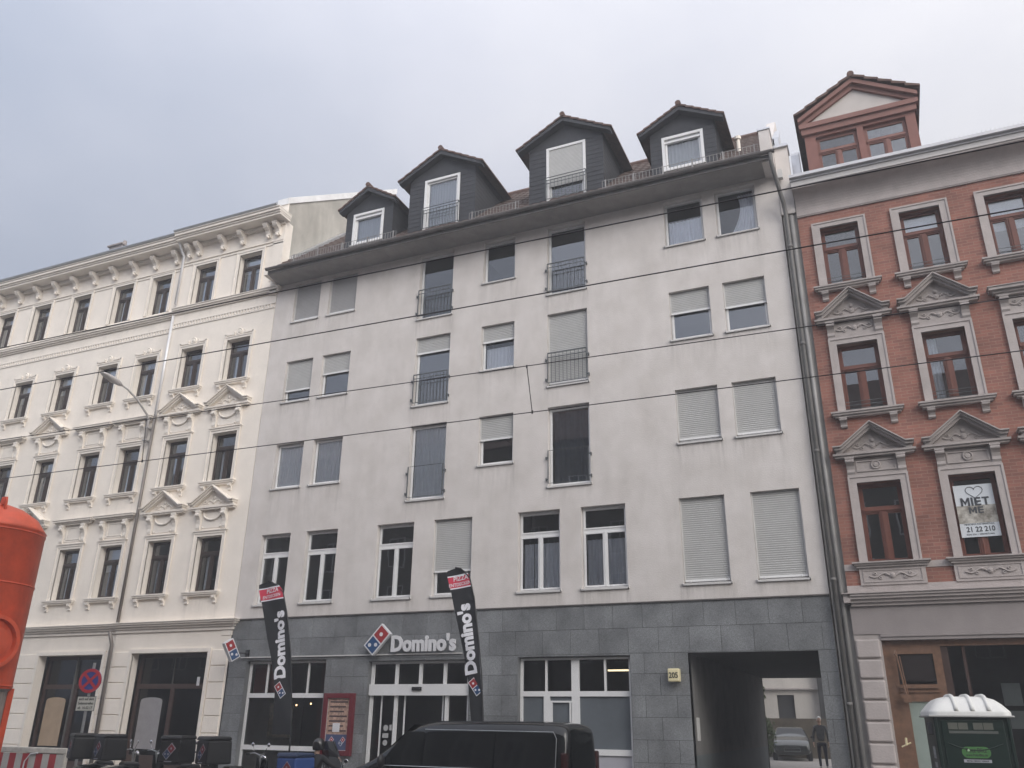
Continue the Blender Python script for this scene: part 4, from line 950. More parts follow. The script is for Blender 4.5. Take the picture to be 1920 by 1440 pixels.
for a,b,z0,z1 in hh: 
    o=old_window(dd,a,b,z0,z1,.10,m_terra2,mull=.11,transom=.66,curt=False,name='dormer_window')
# flatten: pane of dormer windows is a sub-part of the dormer
for o in list(bpy.data.objects):
    if o.parent and o.parent.name.startswith('dormer_window') and o.parent.parent==dd:
        w=WL[o]; place(o,dd,w); o.name='dormer_pane'
# ground floor of the brick house
mb=MB(); z=3.37
while z>GZ+.05:
    zb=max(z-.415,GZ); mb.box(-.74,-.26,-.05,.05,zb+.02,z-.02); z-=.415
mb.build('rusticated_pier',m_stone,D,bevel=.03)
mb=MB(); mb.box(DX0,-.22,-.0,.3,GZ,3.46); mb.build('shop_pier',m_stone_d,D); mb=MB(); mb.box(7.2,7.9,-.0,.3,GZ,3.46); mb.build('shop_pier',m_stone_d,D)
mb=MB(); y=.12
for l in ((-.22,.02,GZ,3.20),(.74,.90,GZ,3.20),(-.22,7.2,3.20,3.335),(.02,.74,2.30,2.44),(.02,.74,3.05,3.2),(.02,.14,GZ,2.3),(.66,.74,GZ,2.3),(.14,.66,2.1,2.3),(.14,.66,GZ,.62)): mb.box(l[0],l[1],y,y+.10,l[2],l[3])
mb.box(.0,.76,y-.04,y,2.36,2.42); mb.box(.0,.76,y-.03,y,2.28,2.31); mb.box(.17,.63,y-.02,y,.66-.3,.52)
dw=mb.build('shopfront_door',m_wood,D)
mb=MB(); mb.box(.14,.66,y+.03,y+.05,.62,2.1); mb.build('door_pane',M('pale_green_glass',(.27,.32,.29),.4,var=.12),dw)
mb=MB(); mb.box(.02,.74,y+.03,y+.05,2.50,3.05); mb.build('transom_pane',M('dark_transom_glass',(.03,.025,.025),.2),dw)
mb=MB()
for l in ((.90,1.04,GZ,3.2),(1.30,1.36,GZ,3.2),(3.9,4.0,GZ,3.2),(7.1,7.2,GZ,3.2),(.9,7.2,GZ,.45)): mb.box(l[0],l[1],y+.04,y+.14,l[2],l[3])
s3=mb.build('shop_window',m_wood_d,D)
pane_mb([(.9,7.2,.45,3.2)],y+.08).build('pane',m_glass_shop,s3,recalc=False)
mb=MB(); mb.box(2.0,2.35,1.2,1.22,2.05,2.5); mb.box(2.05,2.35,1.2,1.22,1.6,1.95); mb.build('paper_notice',M('dim_paper',(.4,.42,.4),.8),s3)
mb=MB(); mb.tube([(.03,.02,3.10),(.10,-.03,2.35),(.12,-.03,2.2)],.018,6); mb.tube([(.09,.0,3.0),(.15,-.03,2.2)],.012,6); mb.box(.06,.20,-.08,.05,2.08,2.22); mb.tube([(.02,.02,3.12),(.0,-.02,3.05),(.03,0,3.0)],.02,6); mb.build('awning_arm',m_wood,D)
mb=MB(); mb.tube([(-.12,-.02,1.23),(.06,-.05,1.31)],.016,6); mb.tube([(-.03,-.04,1.26),(-.02,-.06,1.40)],.022,6); mb.build('door_lever',m_cream_lamp,D)
# poster (hangs in the window)
po=empty('rental_poster',(2.07,.13,5.42),'white rental poster reading MIET ME in a first floor window of the brick house','poster')
mb=MB(); mb.box(1.70,2.46,.098,.104,5.43,6.58); mb.build('poster_sheet',M('poster_paper',(.62,.66,.70),.6,var=.03,scale=2),po)
mb=MB(); mb.box(1.70,2.46,.0945,.0975,5.73,6.12); mb.build('poster_picture',M('poster_picture_print',(.20,.17,.13),.6,var=.5,scale=5,col2=(.62,.60,.55)),po)
mb=MB()
m_ink=M('poster_ink',(.045,.05,.06),.6)
def letter(ch,x,z,w,h,t):
    a,b_=.0915,.0935
    if ch=='I': mb.box(x,x+t,a,b_,z,z+h); return t
    if ch=='E':
        mb.box(x,x+t,a,b_,z,z+h)
        for q_ in (0,.41,.80): mb.box(x+t,x+w*.8,a,b_,z+h*q_,z+h*(q_+.20))
        return w*.8
    if ch=='T': mb.box(x,x+w*.9,a,b_,z+h*.8,z+h); mb.box(x+w*.45-t/2,x+w*.45+t/2,a,b_,z,z+h*.8); return w*.9
    if ch=='M':
        mb.box(x,x+t,a,b_,z,z+h); mb.box(x+w*1.15-t,x+w*1.15,a,b_,z,z+h); c_=x+w*.575
        mb.prism([(x+t,z+h),(x+t,z+h*.62),(c_,z+h*.1),(c_,z+h*.5)],'y',a,b_); mb.prism([(c_,z+h*.5),(c_,z+h*.1),(x+w*1.15-t,z+h*.62),(x+w*1.15-t,z+h)],'y',a,b_); return w*1.15
x_=1.80
for ch in 'MIET': x_+=letter(ch,x_,6.11,.155,.185,.042)+.025
x_=1.93
for ch in 'ME': x_+=letter(ch,x_,5.94,.135,.145,.038)+.022

mb.build('headline',m_ink,po,recalc=False); mb=MB(); puttext(mb,'21 22 210',.155,(2.09,.0935,5.545),*FW,ext=.001,off=.003,sx=.88)
mb.build('phone_number',m_ink,po,recalc=False); mb=MB(); puttext(mb,'MEHR INFOS ZUR VERMIETUNG',.045,(2.08,.0935,5.69),*FW,ext=.001,sx=.9); puttext(mb,'FON 0341 / VERMIETUNG',.05,(2.07,.0935,5.47),*FW,ext=.001,sx=.95)
hp=[]
for i in range(25):
    t=2*math.pi*i/24; hp.append((2.10+.0105*16*math.sin(t)**3,.092,6.42+.0095*(13*math.cos(t)-5*math.cos(2*t)-2*math.cos(3*t)-math.cos(4*t))))
mb.build('poster_print',m_ink,po,recalc=False); mb=MB(); mb.tube(hp,.006,5); mb.tube([(2.10,.092,6.28),(2.07,.092,6.16)],.006,5); mb.tube([(2.10,.092,6.28),(2.13,.092,6.16)],.006,5)
mb.build('heart_outline',m_ink,po,recalc=False)

# ================================================================== OPPOSITE SIDE OF THE STREET (behind the camera; shades the street, shows in the panes)
m_opp=M('opposite_plaster',(.14,.13,.115),.9,var=.1,scale=1)
ow=MB(); ow.rect_frame(-.55,.55,0,1.8,.07,.0,.06); ow.box(-.05,.05,-.0,.06,.07,1.73)
for bi,(x0,x1,zt,lb) in enumerate(((-48,-24,18.0,'ochre plastered house far left across the street behind the viewer'),(-24,-2,17.3,'plain plastered house straight across the street behind the viewer'),(-2,22,16.4,'plastered corner house right across the street behind the viewer'))):
    O=empty('opposite_house',((x0+x1)/2,-30,GZ),lb,'building')
    mb=MB(); mb.box(x0+.01,x1-.01,-36,-24.5,GZ,zt); mb.build('wall',m_opp,O)
    mb=MB(); mb.prism([(-24.1,zt),(-30,zt+4.2),(-36.4,zt)],'x',x0,x1); mb.build('roof',m_redtile,O)
    n=int((x1-x0)/2.4); first=None
    for fl in range(4):
        for i in range(n):
            x=x0+1.2+2.4*i; z=4.6+fl*2.9
            if first is None:
                q=MB(); q.rect_frame(x-.55,x+.55,z,z+1.8,.07,-24.5,-24.44); q.box(x-.04,x+.04,-24.5,-24.45,z+.07,z+1.73); first=q.build('window',m_pvc,O)
                pq=MB(); pq.box(x-.48,x+.48,-24.5,-24.47,z+.07,z+1.73); fp=pq.build('pane',m_carglass,first); fx,fz=x,z
            else:
                cc=first.copy(); COL.objects.link(cc); cc.location=first.location+Vector((x-fx,0,z-fz)); cp=fp.copy(); COL.objects.link(cp); cp.parent=cc
    mb=MB(); mb.box(x0+1,x1-1,-24.49,-24.42,.3,3.3); mb.build('shopfront',m_carglass,O)

# ================================================================== COURTYARD
G=empty('courtyard_building',(-4,31,.1),'white walled rear building with dark doorway seen through the passage','building')
mb=MB()
for a,b,c_,d in minus([(-16,-4.0,.1,6)],[(-6.2,-5.3,.1,3.15)]): mb.box(a,b,30,30.3,c_,d)
mb.build('wall',m_courtwall,G)
mb=MB(); mb.box(-6.2,-5.3,30.2,30.3,.1,3.15); mb.build('dark_infill',M('dark_doorway_paint',(.03,.03,.03),.7),G); mb=MB(); mb.box(-4.0,2,29.6,30.3,.1,6); mb.build('dark_infill',M('dark_band_fill',(.03,.03,.03),.7),G)  # second block only fills the dark band right of the white wall
mb=MB(); mb.box(-16,-4.0,29.8,30,3.42,3.5); mb.build('cornice',m_stone_d,G)
mb=MB(); mb.box(-9,0,27.5,27.7,.1,1.95); q=mb.build('garden_wall',M('brown_wood_fence',(.08,.065,.045),.9,var=.3)); tag(q,'low weathered brown fence across the courtyard behind the parked car','fence')
def leafcloud(mb,c,r,n,s=.09):
    for i in range(n):
        while True:
            p=Vector((random.uniform(-1,1),random.uniform(-1,1),random.uniform(-1,1)))
            if .35<p.length<1: break
        p=Vector((c[0]+p.x*r[0],c[1]+p.y*r[1],c[2]+p.z*r[2])); a=Vector((random.gauss(0,1),random.gauss(0,1),random.gauss(0,1))).normalized(); b=a.orthogonal().normalized()*s*.6; a=a*s
        mb.add([p-a,p-b,p+a,p+b],[(0,1,2,3)])
def shrub(x,y,h,r,lab,n=900):
    o=empty('shrub',(x,y,.1),lab,'shrub','shrubs along the courtyard edge'); mb=MB()
    for k in range(5): leafcloud(mb,(x+random.uniform(-.5,.5)*r,y+random.uniform(-.5,.5)*r,.1+h*(.3+.14*k)),(r*.7,r*.7,h*.2),n//5)
    mb.build('foliage',m_leaf,o,recalc=False)
    mb=MB()
    for k in range(3): mb.tube([(x+random.uniform(-.1,.1),y,.1),(x+random.uniform(-.3,.3)*r,y,.1+h*.5),(x+random.uniform(-.5,.5)*r,y+.1,.1+h*.9)],[.04,.025,.01],5)
    mb.build('stem',m_bark,o)
shrub(-5.75,17,3.2,1.0,'tall leafy shrub at the left edge of the courtyard beyond the passage',1500)
shrub(-6.35,20.5,2.4,1.1,'lower bushy shrub behind the tall one in the courtyard, left of the car')
shrub(-5.2,14.2,1.7,.7,'smallest shrub nearest the passage exit')
# parked car
def loft(st,ring):
    """st: list of stations; ring(st)-> list of 3D points (closed loop half mirrored)"""
    mb=MB(); n=None; vs=[]; 
    for s_ in st:
        r_=ring(s_); n=len(r_); vs+=r_
    fs=[]
    for j in range(len(st)-1):
        for i in range(n): fs.append((j*n+i,j*n+(i+1)%n,(j+1)*n+(i+1)%n,(j+1)*n+i))
    fs.append(tuple(range(n))[::-1]); fs.append(tuple((len(st)-1)*n+i for i in range(n)))
    return mb.add(vs,fs)
def wheel(parent,x,y,r,w,side):
    mb=MB(); mb.lathe([(r*.62,-w/2),(r*.92,-w/2),(r,-w*.35),(r,w*.35),(r*.92,w/2),(r*.62,w/2)],(x,y,r),'y',24); wh=mb.build('wheel',m_rubber,parent,smooth=True)
    mb=MB(); mb.lathe([(.001,side*w*.30),(r*.2,side*w*.38),(r*.25,side*w*.2),(r*.60,side*w*.42),(r*.64,side*w*.44)],(x,y,r),'y',20)
    for k in range(5):
        a=k*1.2566; mb.tube([(x+math.cos(a)*r*.12,y+side*w*.36,r+math.sin(a)*r*.12),(x+math.cos(a)*r*.58,y+side*w*.42,r+math.sin(a)*r*.58)],.022,5)
    mb.build('rim',m_steel,wh,smooth=True); return wh
def carshape(root,L_,hw,st,paint,topflat=.55):
    """body along local x (front = +x). st: (x, zbottom, zbelt, ztop, hw_scale, top_hw)"""
    def ring(s_):
        x,zb,zl,zt,h1,h2=s_; pts=[]
        prof=[(h1*.90,zb),(h1,zb+(zl-zb)*.35),(h1*.985,zl),(h2*1.04,zt-(zt-zl)*.12),(h2*.90,zt-.01),(h2*.45,zt+.012)]
        for a,z in prof: pts.append((x,a,z))
        for a,z in prof[::-1]: pts.append((x,-a,z))
        return pts
    return loft(st,ring).build('body',paint,root,smooth=True,subsurf=2)
CR=empty('parked_car',(0,0,0),'dark hatchback parked facing the passage in the courtyard','car')
hs=.88
st=[(2.02,.32,.55,.62,.62,.55),(1.98,.24,.60,.72,.80,.72),(1.55,.22,.74,.92,.87,.78),(1.05,.22,.84,1.00,.88,.80),(.35,.22,.92,1.38,.88,.64),(-.1,.22,.94,1.47,.88,.62),(-1.2,.22,.94,1.45,.88,.62),(-1.75,.24,.92,1.30,.86,.60),(-2.0,.35,.80,.92,.80,.62),(-2.05,.4,.6,.75,.7,.55)]
carshape(CR,4.1,hs,st,M('dark_green_car_paint',(.02,.025,.023),.2,metal=.0,var=0,coat=1))
mb=MB(); mb.add([(1.02,-.70,1.03),(1.02,.70,1.03),(.36,.56,1.40),(.36,-.56,1.40)],[(0,1,2,3)]); mb.build('windscreen',m_carglass,CR,recalc=False)
mb=MB(); mb.rect_frame(-.36,.36,.40,.56,.02,0,.02); o=MB()
for p,f in ((mb.v,mb.f),): o.add([(2.075-q[1],q[0],q[2]) for q in p],f)
o.build('grille_trim',m_chrome,CR)
for s in (-1,1):
    mb=MB(); mb.ball((1.86,s*.60,.66),.16,(.5,1,.5),10); mb.build('headlight',m_chrome,CR,smooth=True)
    mb=MB(); mb.ball((.85,s*.98,1.02),.10,(.6,1,.7),8); mb.build('wing_mirror',m_black,CR,smooth=True)
for x in (1.25,-1.25):
    for s in (-1,1): wheel(CR,x,s*.78,.31,.2,s)
CR.rotation_euler=(0,0,R(-83)); CR.location=(-5.15,25.2,.10)
# person walking in the courtyard
def skinbody(root,joints,bones,mat,name='body',rootj=0,lv=2):
    me=bpy.data.meshes.new(name); me.from_pydata([tuple(Vector(j[0])-WL[root]) for j in joints],bones,[]); me.materials.append(mat)
    o=bpy.data.objects.new(name,me); COL.objects.link(o); place(o,root,WL[root])
    sk=o.modifiers.new('skin','SKIN'); sk.use_smooth_shade=True
    for i,j in enumerate(joints): me.skin_vertices[0].data[i].radius=(j[1],j[1] if len(j)<3 else j[2])
    me.skin_vertices[0].data[rootj].use_root=True
    q=o.modifiers.new('sub','SUBSURF'); q.levels=lv; q.render_levels=lv
    return o
def hand(j,bn,wi,wrist,d,up,side):
    """adds palm and five fingers to the joint list"""
    wr=Vector(wrist); d=Vector(d).normalized(); up=Vector(up).normalized(); s=d.cross(up).normalized()*side
    j.append((tuple(wr+d*.05),.026,.016)); p=len(j)-1; bn.append((wi,p))
    for k,(o,l) in enumerate(((-.03,.070),(-.01,.078),(.01,.073),(.03,.058))):
        j.append((tuple(wr+d*.09+s*o),.009)); a=len(j)-1; bn.append((p,a)); j.append((tuple(wr+d*(.09+l*.5)+s*o*1.15-up*.008),.008)); bn.append((a,a+1)); j.append((tuple(wr+d*(.09+l*.85)+s*o*1.2-up*.03),.007)); bn.append((a+1,a+2))
    j.append((tuple(wr+d*.05-s*.045-up*.01),.010)); a=len(j)-1; bn.append((p,a)); j.append((tuple(wr+d*.085-s*.06-up*.02),.008)); bn.append((a,a+1))
def head(root,c,f,mat_hair,long=.02,helmet=False):
    """c = head centre; f = facing unit vector"""
    f=Vector(f).normalized(); r_=Vector((f.y,-f.x,0)); u=Vector((0,0,1)); c=Vector(c)
    def T(mb,o0):
        for i in range(o0,len(mb.v)):
            x,y,z=mb.v[i]; mb.v[i]=tuple(c+r_*x+f*y+u*z)
    mb=MB(); mb.ball((0,0,0),.1,(.76,.95,1.16),14)
    for i,(x,y,z) in enumerate(mb.v):
        if z<-.03: k=1-(-.03-z)*2.2; mb.v[i]=(x*k,y*(k if y<0 else 1-(-.03-z)*1.0),z)
    mb.ball((0,.098,-.015),.016,(.8,1.1,1.5),8)
    for s in (-1,1): mb.ball((s*.077,-.005,-.01),.024,(.35,.7,1.2),8)
    mb.ball((0,.088,-.058),.02,(1.2,.4,.35),8)
    T(mb,0); h=mb.build('head',m_skin,root,smooth=True)
    mb=MB()
    for s in (-1,1): mb.ball((s*.031,.088,.012),.010,(1,.5,.7),8)
    T(mb,0); mb.build('eye',m_text_dark,h,smooth=True)
    mb=MB()
    if helmet:
        mb.lathe([(.001,.145),(.07,.128),(.115,.08),(.132,.02),(.128,-.06),(.115,-.10)],(0,0,0),'z',20,R(0),2*math.pi)
        T(mb,0); mb.build('helmet',m_helmet,root,smooth=True)
        mb=MB(); mb.lathe([(.134,-.045),(.137,.0),(.132,.045)],(0,0,.01),'z',12,R(35),R(145)); T(mb,0); mb.build('visor',m_carglass,root,smooth=True)
    else:
        mb.ball((0,-.012,.022),.104,(.80,.97,1.08),14)
        for i,(x,y,z) in enumerate(mb.v):
            if y>.04 and z<.06: mb.v[i]=(x*.9,.04,max(z,.03))
        T(mb,0); mb.build('hair',mat_hair,root,smooth=True)
P1=empty('person',(-2.97,15.6,.10),'person with white hair in a grey jacket at the right edge of the passage','person')
x,y,z=-2.97,15.6,.10
J=[((x,y,z+.95),.15,.11),((x,y,z+1.18),.15,.11),((x,y,z+1.42),.17,.11),((x,y+.0,z+1.55),.06),
   ((x-.19,y,z+1.47),.065),((x-.26,y,z+1.18),.052),((x-.27,y-.08,z+.93),.036),((x+.19,y,z+1.47),.065),((x+.26,y,z+1.18),.052),((x+.27,y-.05,z+.93),.036)]
Bn=[(0,1),(1,2),(2,3),(2,4),(4,5),(5,6),(2,7),(7,8),(8,9)]
skinbody(P1,J,Bn,m_jacket,'jacket')
J=[((x,y,z+.96),.14,.11),((x-.10,y,z+.86),.095),((x-.11,y-.06,z+.48),.062),((x-.11,y,z+.10),.045),((x+.10,y,z+.86),.095),((x+.11,y+.05,z+.48),.062),((x+.11,y+.12,z+.10),.045)]
skinbody(P1,J,[(0,1),(1,2),(2,3),(0,4),(4,5),(5,6)],m_trousers,'trousers')
J=[((x-.11,y+.02,z+.06),.045),((x-.11,y-.14,z+.04),.035)]; skinbody(P1,J,[(0,1)],m_black,'shoe',lv=1)
J=[((x+.11,y+.14,z+.06),.045),((x+.11,y-.02,z+.04),.035)]; skinbody(P1,J,[(0,1)],m_black,'shoe',lv=1)
for s in (-1,1):
    wr=(x+s*.27,y-.08,z+.92); j=[((x+s*.27,y-.07,z+.97),.026),(wr,.026,.02)]; bn=[(0,1)]; hand(j,bn,1,wr,(0,-.1,-1),(s,0,0),1); skinbody(P1,j,bn,m_skin,'hand',lv=1)
mb=MB(); mb.tube([(x,y,z+1.5),(x,y-.01,z+1.64)],.055,10); mb.build('neck',m_skin,P1,smooth=True)
head(P1,(x,y-.01,z+1.72),(.1,-1,0),m_hair)

# ================================================================== STREET OBJECTS
# van, local: front = +x
V=empty('delivery_van',(0,0,0),'black panel van with tinted windows parked at the kerb in front of the shop','van')
st=[(2.50,.50,.68,.78,.70,.60),(2.44,.34,.72,.90,.86,.76),(2.15,.28,.88,1.08,.93,.84),(1.70,.27,1.02,1.20,.95,.84),(1.18,.27,1.10,1.62,.955,.74),(.78,.27,1.12,1.90,.955,.77),(.2,.27,1.13,1.955,.955,.79),(-1.4,.27,1.13,1.965,.955,.79),(-2.15,.28,1.13,1.95,.955,.78),(-2.36,.34,1.12,1.90,.93,.74),(-2.42,.50,1.08,1.78,.88,.70)]
carshape(V,4.9,.95,st,m_blackpaint)
yw=lambda z: .965-(z-1.13)*.20
def sidewin(s,xs0,xs1,xt0,xt1,z0=1.17,z1=1.76,off=.012):
    mb=MB(); n=8; vs=[]
    for j in range(5):
        t_=j/4; z=z0+(z1-z0)*t_; a=xs0+(xt0-xs0)*t_; b=xs1+(xt1-xs1)*t_
        for i in range(n+1): vs.append((a+(b-a)*i/n,s*(yw(z)+off-.004*abs(t_-.5)),z))
    fs=[(j*(n+1)+i,j*(n+1)+i+1,(j+1)*(n+1)+i+1,(j+1)*(n+1)+i) for j in range(4) for i in range(n)]
    mb.add(vs,fs); return mb.build('side_window',m_carglass,V,recalc=False)
for s in (-1,1):
    sidewin(s,.52,1.42,.52,.92); sidewin(s,-.98,.44,-.98,.44); sidewin(s,-2.25,-1.06,-2.2,-1.06)
    mb=MB(); mb.tube([(1.45,s*.985,1.15),(.5,s*.985,1.15),(-2.05,s*.985,1.15),(-2.22,s*.97,1.20),(-2.22,s*.90,1.68),(-2.15,s*.86,1.79),(.5,s*.86,1.80)],.008,5); mb.build('window_trim',m_steel,V)
    mb=MB(); mb.tube([(.42,s*1.0,.98),(.20,s*1.0,.98)],.014,6); mb.tube([(-.88,s*1.0,.98),(-.66,s*1.0,.98)],.014,6); mb.build('door_handle',m_steel,V)
    mb=MB(); mb.ball((1.32,s*1.08,1.22),.13,(.5,.75,1.0),10); mb.tube([(1.32,s*.95,1.15),(1.32,s*1.05,1.18)],.025,6); mb.build('wing_mirror',m_black,V,smooth=True)
    mb=MB(); mb.box(-2.42,-2.30,min(s*.80,s*.96),max(s*.80,s*.96),.85,1.45); mb.build('tail_light',M('tail_light_red',(.03,.004,.004),.25,var=0),V,bevel=.03)
    mb=MB(); mb.ball((2.24,s*.72,.84),.16,(.6,1,.6),10); mb.build('headlight',m_chrome,V,smooth=True)
    for xx in (1.62,-1.42): wheel(V,xx,s*.84,.335,.22,s)
    mb=MB(); mb.tube([(.3,s*.72,1.945),(-1.9,s*.72,1.95)],.014,6); mb.build('roof_rail',m_black,V)
mb=MB(); mb.add([(1.62,-.76,1.24),(1.62,.76,1.24),(.86,.66,1.885),(.86,-.66,1.885)],[(0,1,2,3)]); mb.build('windscreen',m_carglass,V,recalc=False)
mb=MB(); mb.add([(-2.44,-.68,1.15),(-2.44,.68,1.15),(-2.40,.62,1.78),(-2.40,-.62,1.78)],[(0,1,2,3)]); mb.build('rear_window',m_carglass,V,recalc=False)
mb=MB(); mb.box(-2.47,-2.40,-.3,.3,.86,1.0); mb.build('number_plate_panel',m_white,V)
V.rotation_euler=(0,0,R(180)); V.location=(-8.02,-4.13,GZ-.12)

# feather flags
def flag(Lp,Rp,topx,lab,lean,logoc,txt0,txt1,bandz,group='feather flags outside the shop'):
    def ip(P,z):
        if z>=P[0][1]: return P[0][0]
        for (x0,z0),(x1,z1) in zip(P,P[1:]):
            if z1<=z<=z0: t_=(z-z1)/(z0-z1); return x1+(x0-x1)*t_
        return P[-1][0]
    Yf=-2.1
    base=(Rp[-1][0]-.02,Yf,GZ); F=empty('feather_flag',base,lab,'flag',group)
    def wave(x,z): return Yf+.02*math.sin(z*2.1+x*3)+.012*math.sin(x*11+z*5)
    ztop=topx[1]; zbot=Lp[-1][1]; n=46; k=8; 
    def grid(za,zb,dy,m,fl=0,fr=1,name='cloth'):
        mb=MB(); vs=[]; nn=max(2,int((za-zb)/.08))
        for side in (0,1):
            for j in range(nn+1):
                z=za+(zb-za)*j/nn; xl,xr=ip(Lp,z),ip(Rp,z)
                if z>Rp[0][1]: xr=topx[0]+(Rp[0][0]-topx[0])*math.sqrt(max(0,(ztop-z)/(ztop-Rp[0][1])))
                if z>Lp[0][1]: xl=topx[0]+(Lp[0][0]-topx[0])*((ztop-z)/(ztop-Lp[0][1]))**.5
                for i in range(k+1):
                    x=xl+(xr-xl)*(fl+(fr-fl)*i/k); vs.append((x,wave(x,z)+dy+(.003 if side else 0),z+(.0 if name=='cloth' else .07*((x-xl)/(max(.01,xr-xl))-.5))))
        h=(nn+1)*(k+1); fs=[]
        for j in range(nn):
            for i in range(k):
                q=(j*(k+1)+i,j*(k+1)+i+1,(j+1)*(k+1)+i+1,(j+1)*(k+1)+i); fs.append(q); fs.append(tuple(h+v_ for v_ in q[::-1]))
        mb.add(vs,fs); return mb.build(name,m,F,recalc=False,smooth=True)
    cl=grid(ztop,zbot,0,m_blackcloth)
    za,zb=bandz
    grid(za,zb,-.004,m_flagred,name='red_band'); grid(za+.03,za,-.005,m_flagwhite,name='band_edge'); grid(zb,zb-.03,-.005,m_flagwhite,name='band_edge')
    zm=(za+zb)/2; xm=(ip(Lp,zm)+ip(Rp,zm))/2-.0
    wv=lambda p: Vector((p.x,wave(p.x,p.z)-.009+(p.y-Yf),p.z))
    mb=MB(); uu=(1,0,.14); vv=(-.1,0,1)
    puttext(mb,'PIZZA',.155,(xm+.03,Yf,zm+.03),uu,vv,ext=.001,off=.002,sx=.95,warp=wv); puttext(mb,'ENTDECKEN',.115,(xm+.02,Yf,zm-.10),uu,vv,ext=.001,off=.001,sx=.88,warp=wv); mb.build('band_lettering',m_flagwhite,F,recalc=False)
    d_=(Vector((txt1[0],0,txt1[1]))-Vector((txt0[0],0,txt0[1]))); Ln=d_.length; d_.normalize(); u_=d_; v_=Vector((-u_.z,0,u_.x))
    vs,_=textgeo('Domino\'s',.42,.001,.02,'LEFT'); wdt=max(q[0] for q in vs)
    mb=MB(); puttext(mb,'Domino\'s',.42,(txt0[0],Yf,txt0[1]),tuple(u_),tuple(v_),ext=.001,off=.02,align='LEFT',sx=Ln/wdt,warp=wv); mb.build('lettering',m_flagwhite,F,recalc=False)
    mb=MB(); lc=logoc; logo(mb,(lc[0],wave(lc[0],lc[1])-.006,lc[1]),(1,0,0),(0,0,1),(0,-1,0),.175,R(128),0,.004); mb.build('emblem',[m_flagwhite,m_signred,m_signblue],F)
    pole=[(Rp[-1][0]+.0,Yf,GZ+.05),(Rp[-1][0]+.005,Yf,Rp[-1][1])]+[(q[0]+.012,Yf,q[1]) for q in Rp[::-1][1:]]+[(topx[0]+.1,Yf,ztop-.03),(topx[0]-.05,Yf,ztop+.0)]
    mb=MB(); mb.tube(pole,[.022]*2+[.016]*(len(pole)-2),7); mb.build('pole',m_black,F)
    mb=MB(); bx=Rp[-1][0]; mb.lathe([(.001,GZ+.06),(.05,GZ+.06),(.22,GZ+.05),(.24,GZ+.0)],(bx,Yf,0),'z',20)
    mb.build('foot',m_black,F)
    return F
flag([(-15.44,4.93),(-15.27,4.50),(-14.93,3.55),(-14.69,2.97),(-14.50,2.33),(-14.42,1.25)],[(-14.60,4.72),(-14.41,4.20),(-14.15,3.20),(-14.00,2.29),(-13.87,1.25)],(-15.08,5.02),
     'black feather flag with upright white lettering in front of the left shop window',0,(-14.32,2.28),(-14.24,2.56),(-14.50,4.25),(4.83,4.55))
flag([(-9.73,4.98),(-9.60,4.57),(-9.48,4.11),(-9.34,3.62),(-9.09,2.66),(-8.96,1.6)],[(-9.11,4.81),(-8.98,4.34),(-8.83,3.36),(-8.74,2.66),(-8.66,1.6)],(-9.45,5.07),
     'black feather flag rising behind the van, right of the glass entrance',0,(-8.87,2.34),(-8.83,2.62),(-9.10,4.22),(4.86,4.60))

# no-stopping sign
SG=empty('traffic_sign',(0,0,0),'round red and blue no stopping sign with white plate below, before the cream house','sign')
mb=MB(); mb.tube([(0,0,0),(0,0,3.15)],.03,10); mb.build('post',m_steel,SG)
mb=MB(); mb.lathe([(.001,-.045),(.30,-.045),(.305,-.04),(.30,-.03)],(0,0,2.70),'y',32); dk=mb.build('sign_disc',M('sign_disc_blue',(.03,.05,.22),.4,var=.08),SG)
mb=MB(); mb.lathe([(.225,-.047),(.30,-.047),(.303,-.04)],(0,0,2.70),'y',32)
for a in (45,135):
    q=MB(); ca,sa=math.cos(R(a)),math.sin(R(a)); 
    mb.add([(ca*.24-sa*.036,-.049,2.70+sa*.24+ca*.036),(ca*.24+sa*.036,-.049,2.70+sa*.24-ca*.036),(-ca*.24+sa*.036,-.049,2.70-sa*.24-ca*.036),(-ca*.24-sa*.036,-.049,2.70-sa*.24+ca*.036)],[(0,1,2,3)])
mb.build('red_cross',M('sign_disc_red',(.42,.03,.04),.4,var=.08),SG,recalc=False)
mb=MB(); mb.box(-.25,.25,-.045,-.03,1.96,2.32); mb.build('lower_plate',M('dirty_white_plate',(.52,.52,.48),.5,var=.06),SG)
mb=MB(); puttext(mb,'auch auf dem',.092,(0,-.047,2.225),*FW,ext=.001,off=.002,sx=.82); puttext(mb,'Seitenstreifen',.092,(0,-.047,2.12),*FW,ext=.001,off=.002,sx=.80); puttext(mb,'ab  16.02.17',.092,(0,-.047,2.01),*FW,ext=.001,off=.002,sx=.85); mb.rect_frame(-.25,.25,1.96,2.32,.012,-.048,-.045); mb.build('plate_lettering',m_text_dark,SG,recalc=False)
SG.rotation_euler=(0,0,R(6)); SG.location=(-19.42,-3.42,GZ); SG.scale=(1.2,1.2,1.0)

m_dimwhite=M('dull_print_white',(.25,.25,.28),.6,var=.3,scale=20); m_dimred=M('dull_print_red',(.16,.02,.03),.6,var=.2,scale=20); m_dimblue=M('dull_print_blue',(.02,.04,.10),.6,var=.2,scale=20)  # emblem colours set darker for the scooter boxes
